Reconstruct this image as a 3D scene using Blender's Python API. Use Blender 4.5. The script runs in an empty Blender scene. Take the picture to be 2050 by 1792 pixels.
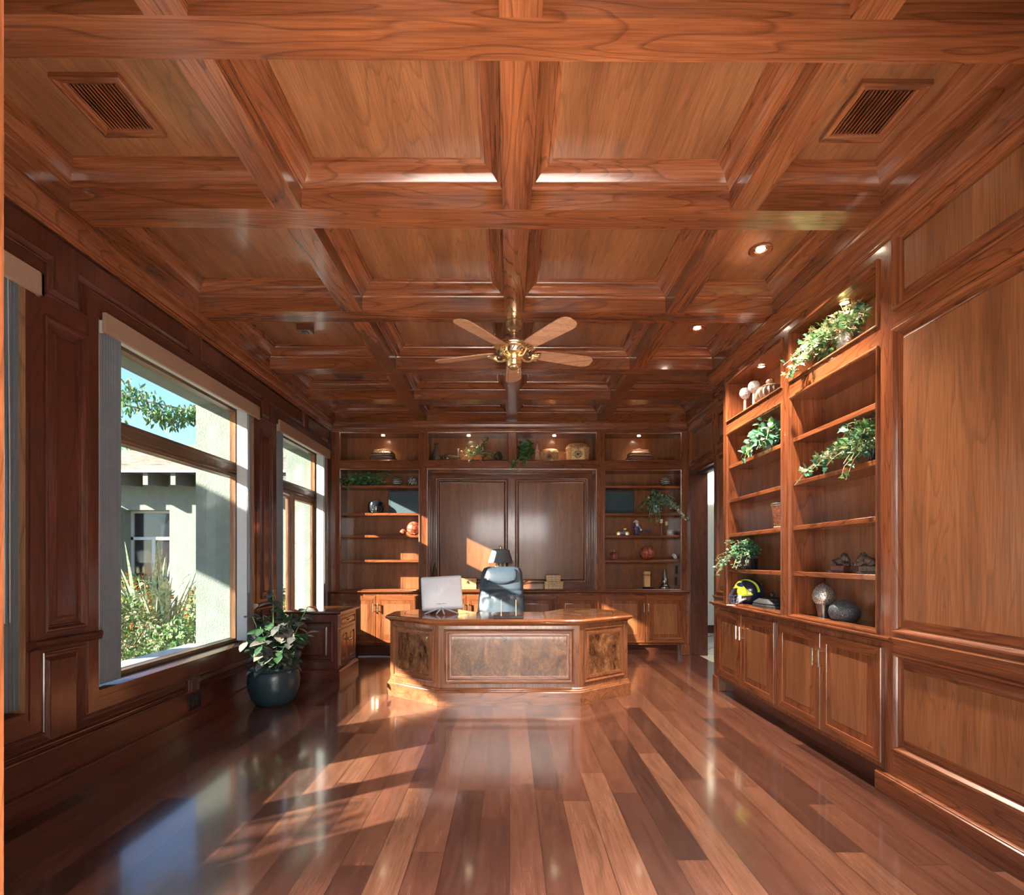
import bpy, math, random
from math import pi, sin, cos, radians as R
from mathutils import Vector, Matrix, noise
from mathutils.geometry import tessellate_polygon
random.seed(7)
S = bpy.context.scene
COL = S.collection
# ------------------------------------------------------------------ camera
cd = bpy.data.cameras.new('camera'); cam = bpy.data.objects.new('camera', cd); COL.objects.link(cam)
cam.location = (0, 0, 1.28); cam.rotation_euler = (pi/2, 0, -0.0058)
cd.sensor_fit = 'HORIZONTAL'; cd.sensor_width = 36; cd.lens = 36*1025/2050
cd.shift_x = 0; cd.shift_y = (1122-896)/2050; cd.clip_start = 0.02; cd.clip_end = 300
S.camera = cam
# ------------------------------------------------------------------ exposure, sky, sun, large lights
S.view_settings.view_transform = 'Standard'; S.view_settings.look = 'None'
S.view_settings.gamma = 1; S.view_settings.use_curve_mapping = False
S.view_settings.exposure = 2.16
EL, AZ = R(22.8), R(31)
SUN_DIR = Vector((cos(AZ)*cos(EL), sin(AZ)*cos(EL), -sin(EL)))
w = bpy.data.worlds.new('sky'); S.world = w; w.use_nodes = True
nt = w.node_tree; nt.nodes.clear()
o = nt.nodes.new('ShaderNodeOutputWorld'); b = nt.nodes.new('ShaderNodeBackground')
sk = nt.nodes.new('ShaderNodeTexSky'); sk.sky_type = 'NISHITA'; sk.sun_disc = False
sk.sun_elevation = R(35); sk.sun_rotation = R(210); sk.air_density = 1.0; sk.dust_density = 0.3; sk.ozone_density = 5.0
nt.links.new(sk.outputs[0], b.inputs[0]); b.inputs[1].default_value = 0.10
nt.links.new(b.outputs[0], o.inputs[0])
def lamp(name, kind, loc, energy, color=(1, 1, 1), direc=None, **k):
    l = bpy.data.lights.new(name, kind); l.energy = energy; l.color = color
    for a, v in k.items(): setattr(l, a, v)
    ob = bpy.data.objects.new(name, l); COL.objects.link(ob); ob.location = loc
    if direc is not None: ob.rotation_euler = Vector(direc).to_track_quat('-Z', 'Y').to_euler()
    return ob
lamp('sun', 'SUN', (-20, -12, 12), 9.0, (1.0, .87, .72), SUN_DIR, angle=R(0.6))
# fill lights added in the unseen foyer behind the camera
lamp('foyer_fill_near', 'AREA', (0, -.45, 3.4), 290, (1.0, .95, .91), (0, 0, -1), shape='RECTANGLE', size=5.0, size_y=1.4, spread=R(75))
lamp('foyer_fill_back_wall', 'AREA', (0, -4.4, 2.55), 62, (.97, .98, 1.0), (0, 1, -.06), shape='RECTANGLE', size=5.4, size_y=1.0)
lamp('foyer_fill_rear', 'AREA', (0, -2.6, 3.4), 150, (1.0, .95, .90), (0, 0, -1), shape='RECTANGLE', size=6.0, size_y=2.6)
lamp('side_hall_fill', 'AREA', (3.2, 6.6, 2.9), 8, (1.0, .97, .9), (0, 0, -1), shape='RECTANGLE', size=.8, size_y=1.4)  # fill added to brighten the side hall, no fixture modelled

# ------------------------------------------------------------------ materials
M = {}
def newmat(name):
    m = bpy.data.materials.new(name); m.use_nodes = True; nt = m.node_tree
    bs = nt.nodes['Principled BSDF']; M[name] = m
    return m, nt, bs
def N(nt, t, **k):
    n = nt.nodes.new(t)
    for a, v in k.items():
        if a in n.inputs.keys(): n.inputs[a].default_value = v
        else: setattr(n, a, v)
    return n
def ramp(nt, fac, stops):
    r = N(nt, 'ShaderNodeValToRGB'); e = r.color_ramp.elements
    while len(e) < len(stops): e.new(.5)
    for i, (p, c) in enumerate(stops): e[i].position = p; e[i].color = (*c, 1)
    nt.links.new(fac, r.inputs[0]); return r.outputs[0]
def mixc(nt, f, a, b, mode='MIX'):
    m = N(nt, 'ShaderNodeMix', data_type='RGBA', blend_type=mode)
    for i, v in ((0, f), (6, a), (7, b)):
        if isinstance(v, (int, float)): m.inputs[i].default_value = v
        elif isinstance(v, tuple): m.inputs[i].default_value = (*v, 1)
        else: nt.links.new(v, m.inputs[i])
    return m.outputs[2]
def plain(name, col, rough=.5, metal=0., noise_amt=.12, nscale=20, bump=0, bscale=60, coat=0, spec=.5, sheen=0):
    m, nt, bs = newmat(name)
    tc = N(nt, 'ShaderNodeTexCoord'); nz = N(nt, 'ShaderNodeTexNoise', Scale=nscale, Detail=4)
    nt.links.new(tc.outputs['Object'], nz.inputs['Vector'])
    c = ramp(nt, nz.outputs[0], [(.3, tuple(x*(1-noise_amt) for x in col)), (.7, tuple(min(1, x*(1+noise_amt)) for x in col))])
    nt.links.new(c, bs.inputs['Base Color'])
    bs.inputs['Roughness'].default_value = rough; bs.inputs['Metallic'].default_value = metal
    bs.inputs['Coat Weight'].default_value = coat; bs.inputs['Specular IOR Level'].default_value = spec
    if bump:
        n2 = N(nt, 'ShaderNodeTexNoise', Scale=bscale, Detail=5); nt.links.new(tc.outputs['Object'], n2.inputs['Vector'])
        bm = N(nt, 'ShaderNodeBump', Strength=bump, Distance=.01); nt.links.new(n2.outputs[0], bm.inputs['Height'])
        nt.links.new(bm.outputs[0], bs.inputs['Normal'])
    return m
def wood(name, axis, dark, light, rough=.27, coat=.45, grain=1.0, figure=.5, spec=.5):
    """stained wood whose grain runs along axis 'x','y' or 'z'"""
    m, nt, bs = newmat(name)
    tc = N(nt, 'ShaderNodeTexCoord')
    mp = N(nt, 'ShaderNodeMapping'); nt.links.new(tc.outputs['Object'], mp.inputs[0])
    s = [9*grain]*3; s['xyz'.index(axis)] = .75*grain; mp.inputs['Scale'].default_value = s
    n1 = N(nt, 'ShaderNodeTexNoise', Scale=1.0, Detail=3, Roughness=.55, Distortion=.6); nt.links.new(mp.outputs[0], n1.inputs['Vector'])
    # cathedral lines: contours of a stretched noise
    mul = N(nt, 'ShaderNodeMath', operation='MULTIPLY'); mul.inputs[1].default_value = 22; 
    mp3 = N(nt, 'ShaderNodeMapping'); nt.links.new(tc.outputs['Object'], mp3.inputs[0])
    s3 = [4.2*grain]*3; s3['xyz'.index(axis)] = .42*grain; mp3.inputs['Scale'].default_value = s3; mp3.inputs['Location'].default_value = (3.1, 7.7, 1.3)
    n3 = N(nt, 'ShaderNodeTexNoise', Scale=1.0, Detail=2, Roughness=.45, Distortion=.25); nt.links.new(mp3.outputs[0], n3.inputs['Vector'])
    nt.links.new(n3.outputs[0], mul.inputs[0])
    fr = N(nt, 'ShaderNodeMath', operation='FRACT'); nt.links.new(mul.outputs[0], fr.inputs[0])
    line = ramp(nt, fr.outputs[0], [(0, (0, 0, 0)), (.72, (0, 0, 0)), (.93, (1, 1, 1)), (1, (0, 0, 0))])
    # fine pores
    mp2 = N(nt, 'ShaderNodeMapping'); nt.links.new(tc.outputs['Object'], mp2.inputs[0])
    s2 = [150*grain]*3; s2['xyz'.index(axis)] = 5*grain; mp2.inputs['Scale'].default_value = s2
    n2 = N(nt, 'ShaderNodeTexNoise', Scale=1.0, Detail=2); nt.links.new(mp2.outputs[0], n2.inputs['Vector'])
    c = ramp(nt, n1.outputs[0], [(.25, dark), (.72, light)])
    fl = N(nt, 'ShaderNodeMath', operation='MULTIPLY'); nt.links.new(line, fl.inputs[0]); fl.inputs[1].default_value = figure
    c = mixc(nt, fl.outputs[0], c, tuple(x*.42 for x in dark))
    pores = ramp(nt, n2.outputs[0], [(.35, (.72, .70, .68)), (.62, (1.08, 1.08, 1.08))])
    c = mixc(nt, .8, c, pores, 'MULTIPLY')
    nt.links.new(c, bs.inputs['Base Color'])
    bs.inputs['Roughness'].default_value = rough; bs.inputs['Coat Weight'].default_value = coat; bs.inputs['Coat Roughness'].default_value = .11
    bs.inputs['Specular IOR Level'].default_value = spec
    return m
CD, CL = (.108, .029, .011), (.262, .083, .030)
for a in 'xyz':
    wood('cherry_'+a, a, CD, CL)
    wood('field_'+a, a, (.150, .052, .019), (.285, .112, .044), rough=.33, figure=.35)
    wood('dark_cherry_'+a, a, (.045, .012, .009), (.118, .033, .019), rough=.28)  # darker cherry copy; on the window wall its darkness stands for shade
wood('desk_wood_x', 'x', (.14, .05, .022), (.30, .115, .05), rough=.25)
wood('desk_wood_z', 'z', (.14, .05, .022), (.30, .115, .05), rough=.25)
wood('desk_top_wood', 'x', (.20, .065, .025), (.36, .13, .05), rough=.10, coat=.8, figure=.3)
wood('blade_wood', 'x', (.42, .20, .11), (.62, .34, .20), rough=.4, grain=1.6)
wood('window_wood', 'z', (.20, .09, .042), (.36, .19, .095), rough=.45)
wood('window_wood_y', 'y', (.10, .055, .032), (.20, .12, .07), rough=.45)  # horizontal rails: backlit shade is put into this darker colour
wood('tan_wood', 'z', (.42, .22, .07), (.72, .46, .18), rough=.35, grain=3)
wood('turned_wood', 'z', (.16, .06, .035), (.34, .15, .09), rough=.4, grain=3)
def burl(name, k=1.0):
    m, nt, bs = newmat(name)
    tc = N(nt, 'ShaderNodeTexCoord')
    mp = N(nt, 'ShaderNodeMapping'); nt.links.new(tc.outputs['Object'], mp.inputs[0]); mp.inputs['Scale'].default_value = (1, 1, .55)
    n = N(nt, 'ShaderNodeTexNoise', Scale=7, Detail=7, Roughness=.72, Distortion=1.0); nt.links.new(mp.outputs[0], n.inputs['Vector'])
    n2 = N(nt, 'ShaderNodeTexNoise', Scale=48, Detail=4, Roughness=.6, Distortion=1.5); nt.links.new(mp.outputs[0], n2.inputs['Vector'])
    v = N(nt, 'ShaderNodeTexVoronoi', Scale=16); nt.links.new(mp.outputs[0], v.inputs['Vector'])
    c = ramp(nt, n.outputs[0], [(.34, (.035*k, .014*k, .008*k)), (.5, (.15*k, .065*k, .028*k)), (.68, (.30*k, .16*k, .07*k))])
    c = mixc(nt, .65, c, ramp(nt, n2.outputs[0], [(.35, (.35, .32, .3)), (.6, (1.15, 1.12, 1.05))]), 'MULTIPLY')
    c = mixc(nt, 1.0, c, ramp(nt, v.outputs[0], [(.02, (.35, .3, .3)), (.14, (1, 1, 1))]), 'MULTIPLY')
    nt.links.new(c, bs.inputs['Base Color']); bs.inputs['Roughness'].default_value = .25; bs.inputs['Coat Weight'].default_value = .5
burl('burl', 1.15)
def floor_mat():
    m, nt, bs = newmat('plank_floor')
    tc = N(nt, 'ShaderNodeTexCoord'); sx = N(nt, 'ShaderNodeSeparateXYZ'); nt.links.new(tc.outputs['Object'], sx.inputs[0])
    def mth(op, a, b=None):
        n = N(nt, 'ShaderNodeMath', operation=op)
        for i, v in enumerate((a, b)):
            if v is None: continue
            if isinstance(v, (int, float)): n.inputs[i].default_value = v
            else: nt.links.new(v, n.inputs[i])
        return n.outputs[0]
    xs = mth('DIVIDE', sx.outputs[0], .142); col = mth('FLOOR', xs); fx = mth('FRACT', xs)
    wn = N(nt, 'ShaderNodeTexWhiteNoise', noise_dimensions='1D'); nt.links.new(col, wn.inputs['W'])
    ys = mth('ADD', mth('DIVIDE', sx.outputs[1], 1.45), mth('MULTIPLY', wn.outputs[0], 13.7))
    row = mth('FLOOR', ys); fy = mth('FRACT', ys)
    cx = N(nt, 'ShaderNodeCombineXYZ'); nt.links.new(col, cx.inputs[0]); nt.links.new(row, cx.inputs[1])
    w2 = N(nt, 'ShaderNodeTexWhiteNoise', noise_dimensions='3D'); nt.links.new(cx.outputs[0], w2.inputs['Vector'])
    base = ramp(nt, w2.outputs[0], [(0, (.052, .021, .016)), (.3, (.088, .034, .023)), (.7, (.130, .052, .033)), (1, (.175, .078, .048))])
    # grain, shifted per plank
    add = N(nt, 'ShaderNodeVectorMath', operation='MULTIPLY_ADD'); nt.links.new(w2.outputs[1], add.inputs[0]); add.inputs[1].default_value = (9, 9, 9); nt.links.new(tc.outputs['Object'], add.inputs[2])
    mp = N(nt, 'ShaderNodeMapping'); nt.links.new(add.outputs[0], mp.inputs[0]); mp.inputs['Scale'].default_value = (16, 1.6, 1)
    n1 = N(nt, 'ShaderNodeTexNoise', Scale=1, Detail=5, Roughness=.6, Distortion=1.2); nt.links.new(mp.outputs[0], n1.inputs['Vector'])
    c = mixc(nt, .75, base, ramp(nt, n1.outputs[0], [(.28, (.6, .57, .55)), (.5, (.97, .97, .97)), (.72, (1.28, 1.3, 1.3))]), 'MULTIPLY')
    mp2 = N(nt, 'ShaderNodeMapping'); nt.links.new(add.outputs[0], mp2.inputs[0]); mp2.inputs['Scale'].default_value = (130, 6, 1)
    n2 = N(nt, 'ShaderNodeTexNoise', Scale=1, Detail=2); nt.links.new(mp2.outputs[0], n2.inputs['Vector'])
    c = mixc(nt, .6, c, ramp(nt, n2.outputs[0], [(.35, (.75, .73, .72)), (.65, (1.12, 1.12, 1.12))]), 'MULTIPLY')
    g1 = mth('LESS_THAN', fx, .030); g2 = mth('LESS_THAN', fy, .003); g = mth('MAXIMUM', g1, g2)
    c = mixc(nt, mth('MULTIPLY', g, .72), c, (.03, .012, .008))
    nt.links.new(c, bs.inputs['Base Color'])
    n3 = N(nt, 'ShaderNodeTexNoise', Scale=3.2, Detail=6, Roughness=.65); nt.links.new(tc.outputs['Object'], n3.inputs['Vector'])
    mr = N(nt, 'ShaderNodeMapRange'); nt.links.new(n3.outputs[0], mr.inputs[0]); mr.inputs[3].default_value = .14; mr.inputs[4].default_value = .30
    nt.links.new(mr.outputs[0], bs.inputs['Roughness'])
    bs.inputs['Coat Weight'].default_value = 1.0; bs.inputs['Coat IOR'].default_value = 1.52; bs.inputs['Coat Roughness'].default_value = .10
    bm = N(nt, 'ShaderNodeBump', Strength=.12, Distance=.0015); nt.links.new(n1.outputs[0], bm.inputs['Height']); nt.links.new(bm.outputs[0], bs.inputs['Normal'])
floor_mat()
plain('brass', (.92, .78, .50), .24, 1, .05)
plain('champagne_metal', (.72, .66, .50), .25, 1, .05)
plain('silver', (.55, .56, .58), .28, 1, .3, 30, .5, 60)
plain('pewter', (.30, .29, .28), .32, 1, .2, 14)
plain('chrome', (.8, .82, .86), .1, 1, .03)
plain('grey_metal_paint', (.42, .46, .52), .4, .2, .04)
plain('white_plastic', (.62, .66, .72), .35, 0, .03)
plain('black_gloss', (.012, .015, .022), .12, 0, .2, coat=.5)
plain('black_matte', (.02, .022, .027), .5, 0, .2)
plain('teal_board', (.020, .052, .070), .6, 0, .25, 60, .3, 400)
plain('pot_glaze', (.016, .040, .052), .38, 0, .15, 6, coat=.2)
plain('pot_metal', (.16, .17, .19), .3, .8, .15, 6)
plain('leather', (.038, .058, .085), .36, 0, .12, 40, .25, 160, spec=.6)
plain('leather_dark', (.018, .026, .038), .4, 0, .12, 40, .2, 160)
plain('shade_grey', (.17, .20, .23), .55, .2, .06)
plain('valance_fabric', (.30, .19, .13), .8, 0, .12, 300)
plain('slat_grey', (.15, .165, .19), .55, 0, .06)
plain('slat_warm', (.34, .31, .27), .55, 0, .05)
plain('vinyl_white', (.42, .45, .48), .5, 0, .03)
plain('stucco', (.150, .178, .165), .9, 0, .10, 8, .6, 90)
plain('hall_paint', (.62, .63, .56), .8, 0, .03)
plain('foyer_paint', (.42, .38, .33), .8, 0, .03)
plain('foyer_marble', (.78, .74, .68), .5, 0, .05)
plain('roof_tile', (.150, .135, .118), .85, 0, .25, 9)
plain('eave_paint', (.13, .125, .125), .7, 0, .1)
plain('soil', (.30, .27, .22), .95, 0, .5, 60, .8, 90)
plain('mulch', (.22, .17, .11), .95, 0, .5, 14, .8, 40)
plain('mat_red', (.36, .065, .035), .3, 0, .35, 30, coat=.4)
plain('oxblood', (.14, .022, .020), .3, 0, .2, 30, coat=.3)
plain('white_ceramic', (.72, .76, .78), .35, 0, .05)
plain('cream_wax', (.72, .68, .45), .5, 0, .05)
plain('terracotta', (.50, .17, .07), .7, 0, .15)
plain('dark_glass', (.10, .075, .055), .12, 0, .2, coat=.6)
plain('wicker', (.46, .22, .09), .55, 0, .35, 50, .6, 130)
plain('wicker_pale', (.74, .56, .30), .5, 0, .25, 50, .4, 130)
plain('wicker_dark', (.10, .045, .022), .5, 0, .4, 50, .5, 120)
plain('carved_dark', (.085, .045, .030), .38, .1, .55, 55, 1.0, 90)
plain('carved_red', (.19, .065, .035), .38, .1, .5, 55, 1.0, 90)
plain('carved_light', (.42, .26, .16), .45, .1, .35, 70, .6, 120)
plain('grey_carved', (.040, .043, .048), .45, .2, .4, 60, .5, 160)
plain('pebble_black', (.022, .026, .034), .42, .2, .35, 120, 1.0, 150)
plain('bronze_stone', (.085, .062, .055), .4, .35, .4, 40, .6, 70)
plain('red_stone', (.15, .055, .05), .5, .0, .3, 40, .3, 70)
plain('navy_paint', (.012, .022, .055), .22, 0, .05, coat=.6)
plain('facemask_blue', (.06, .09, .18), .3, .3, .05)
plain('maize_paint', (.66, .80, .045), .28, 0, .03, coat=.5)
plain('toy_yellow', (.85, .58, .03), .4, 0, .05)
plain('toy_blue', (.03, .06, .22), .4, 0, .1)
plain('toy_red', (.55, .03, .04), .4, 0, .1)
plain('beard_white', (.75, .72, .66), .7, 0, .1)
plain('skin_paint', (.70, .42, .30), .6, 0, .05)
plain('dry_stem', (.46, .36, .25), .8, 0, .2)
plain('green_stem', (.16, .30, .10), .6, 0, .2)
plain('bark', (.12, .09, .07), .9, 0, .4, 20)
plain('socket_black', (.01, .011, .014), .35, 0, .1)
plain('pink_stone', (.45, .27, .22), .45, 0, .2, 40)
plain('clear_resin', (.75, .8, .85), .1, 0, .02, spec=.8)
def leafmat(name, a, b2, rough=.45):
    m, nt, bs = newmat(name)
    tc = N(nt, 'ShaderNodeTexCoord'); nz = N(nt, 'ShaderNodeTexNoise', Scale=26, Detail=3); nt.links.new(tc.outputs['Object'], nz.inputs['Vector'])
    c = ramp(nt, nz.outputs[0], [(.34, a), (.66, b2)]); nt.links.new(c, bs.inputs['Base Color'])
    bs.inputs['Roughness'].default_value = rough
    tr = N(nt, 'ShaderNodeBsdfTranslucent'); nt.links.new(c, tr.inputs[0])
    mx = N(nt, 'ShaderNodeMixShader'); mx.inputs[0].default_value = .2
    nt.links.new(bs.outputs[0], mx.inputs[1]); nt.links.new(tr.outputs[0], mx.inputs[2])
    nt.links.new(mx.outputs[0], nt.nodes['Material Output'].inputs[0])
leafmat('leaf_green', (.03, .12, .03), (.16, .34, .09))
leafmat('leaf_teal', (.015, .10, .055), (.13, .32, .20))
leafmat('leaf_ivy', (.04, .10, .035), (.20, .25, .11))
leafmat('leaf_purple', (.03, .05, .042), (.13, .115, .115), .35)
leafmat('leaf_pale', (.15, .155, .13), (.26, .22, .19))
leafmat('leaf_deep', (.012, .045, .018), (.05, .11, .05), .35)
leafmat('leaf_dry', (.38, .26, .14), (.55, .40, .24))
leafmat('shrub_leaf', (.05, .11, .03), (.20, .24, .11), .6)
leafmat('orange_flower', (.75, .16, .03), (.85, .34, .06), .6)
leafmat('blade_leaf', (.13, .22, .10), (.55, .54, .42), .5)
def striped(name, cols, scale, axis='x', dist=2.0, kind='BANDS'):
    m, nt, bs = newmat(name)
    tc = N(nt, 'ShaderNodeTexCoord')
    wv = N(nt, 'ShaderNodeTexWave', wave_type=kind, Scale=scale, Distortion=dist); wv.inputs['Detail Scale'].default_value = 1.0
    if kind == 'BANDS': wv.bands_direction = axis.upper()
    nt.links.new(tc.outputs['Object'], wv.inputs['Vector'])
    c = ramp(nt, wv.outputs[1], [(.55, cols[0]), (.75, cols[1])]); nt.links.new(c, bs.inputs['Base Color']); bs.inputs['Roughness'].default_value = .35
striped('ball_stripes', ((.012, .011, .011), (.50, .48, .42)), 13, 'z', 3.0)
striped('melon_wood', ((.12, .09, .08), (.50, .32, .20)), 40, 'x', 1.0)
def crackle(name, a, b2, scale, lo=.03, hi=.08, rough=.4, metal=0):
    m, nt, bs = newmat(name)
    tc = N(nt, 'ShaderNodeTexCoord'); v = N(nt, 'ShaderNodeTexVoronoi', feature='DISTANCE_TO_EDGE', Scale=scale)
    nt.links.new(tc.outputs['Object'], v.inputs['Vector'])
    c = ramp(nt, v.outputs[0], [(lo, b2), (hi, a)]); nt.links.new(c, bs.inputs['Base Color']); bs.inputs['Roughness'].default_value = rough; bs.inputs['Metallic'].default_value = metal
    bm = N(nt, 'ShaderNodeBump', Strength=.6, Distance=.004); nt.links.new(v.outputs[0], bm.inputs['Height']); nt.links.new(bm.outputs[0], bs.inputs['Normal'])
crackle('ball_crackle', (.02, .02, .022), (.55, .54, .50), 34)
crackle('leather_ball', (.42, .085, .035), (.12, .03, .02), 14)
crackle('speckle_ball', (.008, .010, .016), (.11, .125, .155), 125, .05, .16, .5)
crackle('silver_web', (.22, .23, .24), (.72, .72, .70), 80, .06, .18, .38, .8)
crackle('globe_glass', (.16, .17, .18), (.40, .42, .44), 80, .05, .2, .12)
def tile_mat():
    m, nt, bs = newmat('hall_tile')
    tc = N(nt, 'ShaderNodeTexCoord'); mp = N(nt, 'ShaderNodeMapping'); mp.inputs['Rotation'].default_value = (0, 0, R(45)); nt.links.new(tc.outputs['Object'], mp.inputs[0])
    br = N(nt, 'ShaderNodeTexBrick', Scale=1.7); br.offset = 0; br.inputs['Color1'].default_value = (.48, .45, .36, 1); br.inputs['Color2'].default_value = (.40, .38, .31, 1)
    br.inputs['Mortar'].default_value = (.03, .03, .035, 1); br.inputs['Mortar Size'].default_value = .018; br.inputs['Brick Width'].default_value = .9; br.inputs['Row Height'].default_value = .9
    nt.links.new(mp.outputs[0], br.inputs[0]); nt.links.new(br.outputs[0], bs.inputs['Base Color']); bs.inputs['Roughness'].default_value = .2
tile_mat()
def glass():
    m, nt, bs = newmat('pane_glass'); nt.nodes.remove(bs)
    tr = N(nt, 'ShaderNodeBsdfTransparent'); tr.inputs[0].default_value = (.93, .97, .95, 1)
    gl = N(nt, 'ShaderNodeBsdfGlossy'); gl.inputs['Roughness'].default_value = 0
    lw = N(nt, 'ShaderNodeLayerWeight'); lw.inputs[0].default_value = .5; pw = N(nt, 'ShaderNodeMath', operation='POWER'); nt.links.new(lw.outputs['Facing'], pw.inputs[0]); pw.inputs[1].default_value = 5
    fr = N(nt, 'ShaderNodeMath', operation='MULTIPLY_ADD'); nt.links.new(pw.outputs[0], fr.inputs[0]); fr.inputs[1].default_value = .5; fr.inputs[2].default_value = .03; mx = N(nt, 'ShaderNodeMixShader')
    nt.links.new(fr.outputs[0], mx.inputs[0]); nt.links.new(tr.outputs[0], mx.inputs[1]); nt.links.new(gl.outputs[0], mx.inputs[2])
    nt.links.new(mx.outputs[0], nt.nodes['Material Output'].inputs[0])
glass()
def emis(name, col, st):
    m, nt, bs = newmat(name); bs.inputs['Emission Color'].default_value = (*col, 1); bs.inputs['Emission Strength'].default_value = st
    bs.inputs['Base Color'].default_value = (.8, .8, .8, 1)
emis('lamp_glow', (1.0, .86, .62), 14)

# ------------------------------------------------------------------ mesh builder
class Fr:
    def __init__(s, O, U, V): s.O, s.U, s.V = Vector(O), Vector(U), Vector(V); s.N = s.U.cross(s.V)
    def p(s, u, v, n=0): return s.O + s.U*u + s.V*v + s.N*n
def FL(x=-2.40): return Fr((x, 0, 0), (0, 1, 0), (0, 0, 1))     # faces +x, u = y
def FB(y=6.93): return Fr((0, y, 0), (1, 0, 0), (0, 0, 1))      # faces -y, u = x
def FRt(x=2.06): return Fr((x, 0, 0), (0, -1, 0), (0, 0, 1))    # faces -x, u = -y
def FC(z=3.15): return Fr((0, 0, z), (1, 0, 0), (0, -1, 0))     # faces down, v = -y
def FU(z=0): return Fr((0, 0, z), (1, 0, 0), (0, 1, 0))         # faces up
def rect(u0, u1, v0, v1): return [(u0, v0), (u1, v0), (u1, v1), (u0, v1)]
class MB:
    def __init__(s): s.v, s.f, s.m, s.mats, s.M, s.sm = [], [], [], [], Matrix(), []
    def mi(s, m):
        if m not in s.mats: s.mats.append(m)
        return s.mats.index(m)
    def V(s, p): s.v.append(tuple(s.M @ Vector(p))); return len(s.v)-1
    def F(s, ids, m, smooth=False): s.f.append(tuple(ids)); s.m.append(s.mi(m)); s.sm.append(smooth)
    def quad(s, a, b, c, d, m): s.F([s.V(p) for p in (a, b, c, d)], m)
    def box(s, x0, x1, y0, y1, z0, z1, m):
        i = [s.V((x, y, z)) for z in (z0, z1) for x, y in ((x0, y0), (x1, y0), (x1, y1), (x0, y1))]
        for q in ((3, 2, 1, 0), (4, 5, 6, 7), (0, 1, 5, 4), (1, 2, 6, 5), (2, 3, 7, 6), (3, 0, 4, 7)): s.F([i[k] for k in q], m)
    def fbox(s, fr, u0, u1, v0, v1, n0, n1, m):
        ps = [fr.p(u, v, n) for u in (u0, u1) for v in (v0, v1) for n in (n0, n1)]
        s.box(min(p.x for p in ps), max(p.x for p in ps), min(p.y for p in ps), max(p.y for p in ps), min(p.z for p in ps), max(p.z for p in ps), m)
    def tess(s, fr, outer, holes, m, n=0):
        loops = [[Vector((a, b, 0)) for a, b in outer]] + [[Vector((a, b, 0)) for a, b in reversed(h)] for h in holes]
        flat = [p for l in loops for p in l]; ids = [s.V(fr.p(p.x, p.y, n)) for p in flat]
        for t in tessellate_polygon(loops):
            a, b, c = (flat[k] for k in t)
            if (b-a).cross(c-a).z < 0: t = (t[0], t[2], t[1])
            s.F([ids[k] for k in t], m)
    def grid(s, fr, outer, holes, mH, mV, n=0):
        """flat frame with openings, laid out as rails (grain along u) and stiles (grain along v)"""
        def inside(u, v, poly):
            c = False
            for i in range(len(poly)):
                (x1, y1), (x2, y2) = poly[i-1], poly[i]
                if (y1 > v) != (y2 > v) and u < (x2-x1)*(v-y1)/(y2-y1)+x1: c = not c
            return c
        us = sorted({round(p[0], 4) for l in [outer]+holes for p in l}); vs = sorted({round(p[1], 4) for l in [outer]+holes for p in l})
        nu, nv = len(us)-1, len(vs)-1
        ok = [[inside((us[i]+us[i+1])/2, (vs[j]+vs[j+1])/2, outer) and not any(inside((us[i]+us[i+1])/2, (vs[j]+vs[j+1])/2, h) for h in holes) for j in range(nv)] for i in range(nu)]
        for i in range(nu):
            for j in range(nv):
                if not ok[i][j]: continue
                a = b = i
                while a > 0 and ok[a-1][j]: a -= 1
                while b < nu-1 and ok[b+1][j]: b += 1
                c = d = j
                while c > 0 and ok[i][c-1]: c -= 1
                while d < nv-1 and ok[i][d+1]: d += 1
                m = mV if us[b+1]-us[a] <= vs[d+1]-vs[c] else mH
                s.F([s.V(fr.p(u, v, n)) for u, v in rect(us[i], us[i+1], vs[j], vs[j+1])], m)
    def ring(s, fr, poly, prof, mU, mV=None, fill=None, mfill=None):
        mV = mV or mU; n = len(poly); off = []
        for i in range(n):
            p, a, b = Vector(poly[i]), Vector(poly[i-1]), Vector(poly[(i+1) % n])
            e1 = (p-a).normalized(); e2 = (b-p).normalized()
            n1 = Vector((-e1.y, e1.x)); n2 = Vector((-e2.y, e2.x)); off.append((n1+n2)/(1+n1.dot(n2)))
        prev = None
        for d, h in prof:
            cur = [s.V(fr.p(poly[i][0]+off[i].x*d, poly[i][1]+off[i].y*d, h)) for i in range(n)]
            if prev:
                for i in range(n):
                    j = (i+1) % n
                    hor = abs(poly[j][0]-poly[i][0]) > abs(poly[j][1]-poly[i][1])
                    s.F((prev[i], prev[j], cur[j], cur[i]), mU if hor else mV)
            prev = cur
        if fill:
            d, h = prof[-1]
            pl = [(poly[i][0]+off[i].x*d, poly[i][1]+off[i].y*d) for i in range(n)]
            if n == 4: s.F(prev, fill)
            else: s.tess(fr, pl, [], fill, h)
        return prev
    def prism(s, poly, z0, z1, m, mtop=None):
        n = len(poly); a = [s.V((x, y, z0)) for x, y in poly]; b = [s.V((x, y, z1)) for x, y in poly]
        for i in range(n): j = (i+1) % n; s.F((a[i], a[j], b[j], b[i]), m)
        s.tess(FU(z1), poly, [], mtop or m)
        s.tess(Fr((0, 0, z0), (1, 0, 0), (0, -1, 0)), [(x, -y) for x, y in reversed(poly)], [], m)
    def loft(s, rings, m, cap=True, closed=True, smooth=True):
        idr = [[s.V(p) for p in r] for r in rings]; n = len(rings[0])
        for a, b in zip(idr, idr[1:]):
            for i in range(n if closed else n-1): j = (i+1) % n; s.F((a[i], a[j], b[j], b[i]), m, smooth)
        if cap: s.F(list(reversed(idr[0])), m, smooth); s.F(idr[-1], m, smooth)
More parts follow.
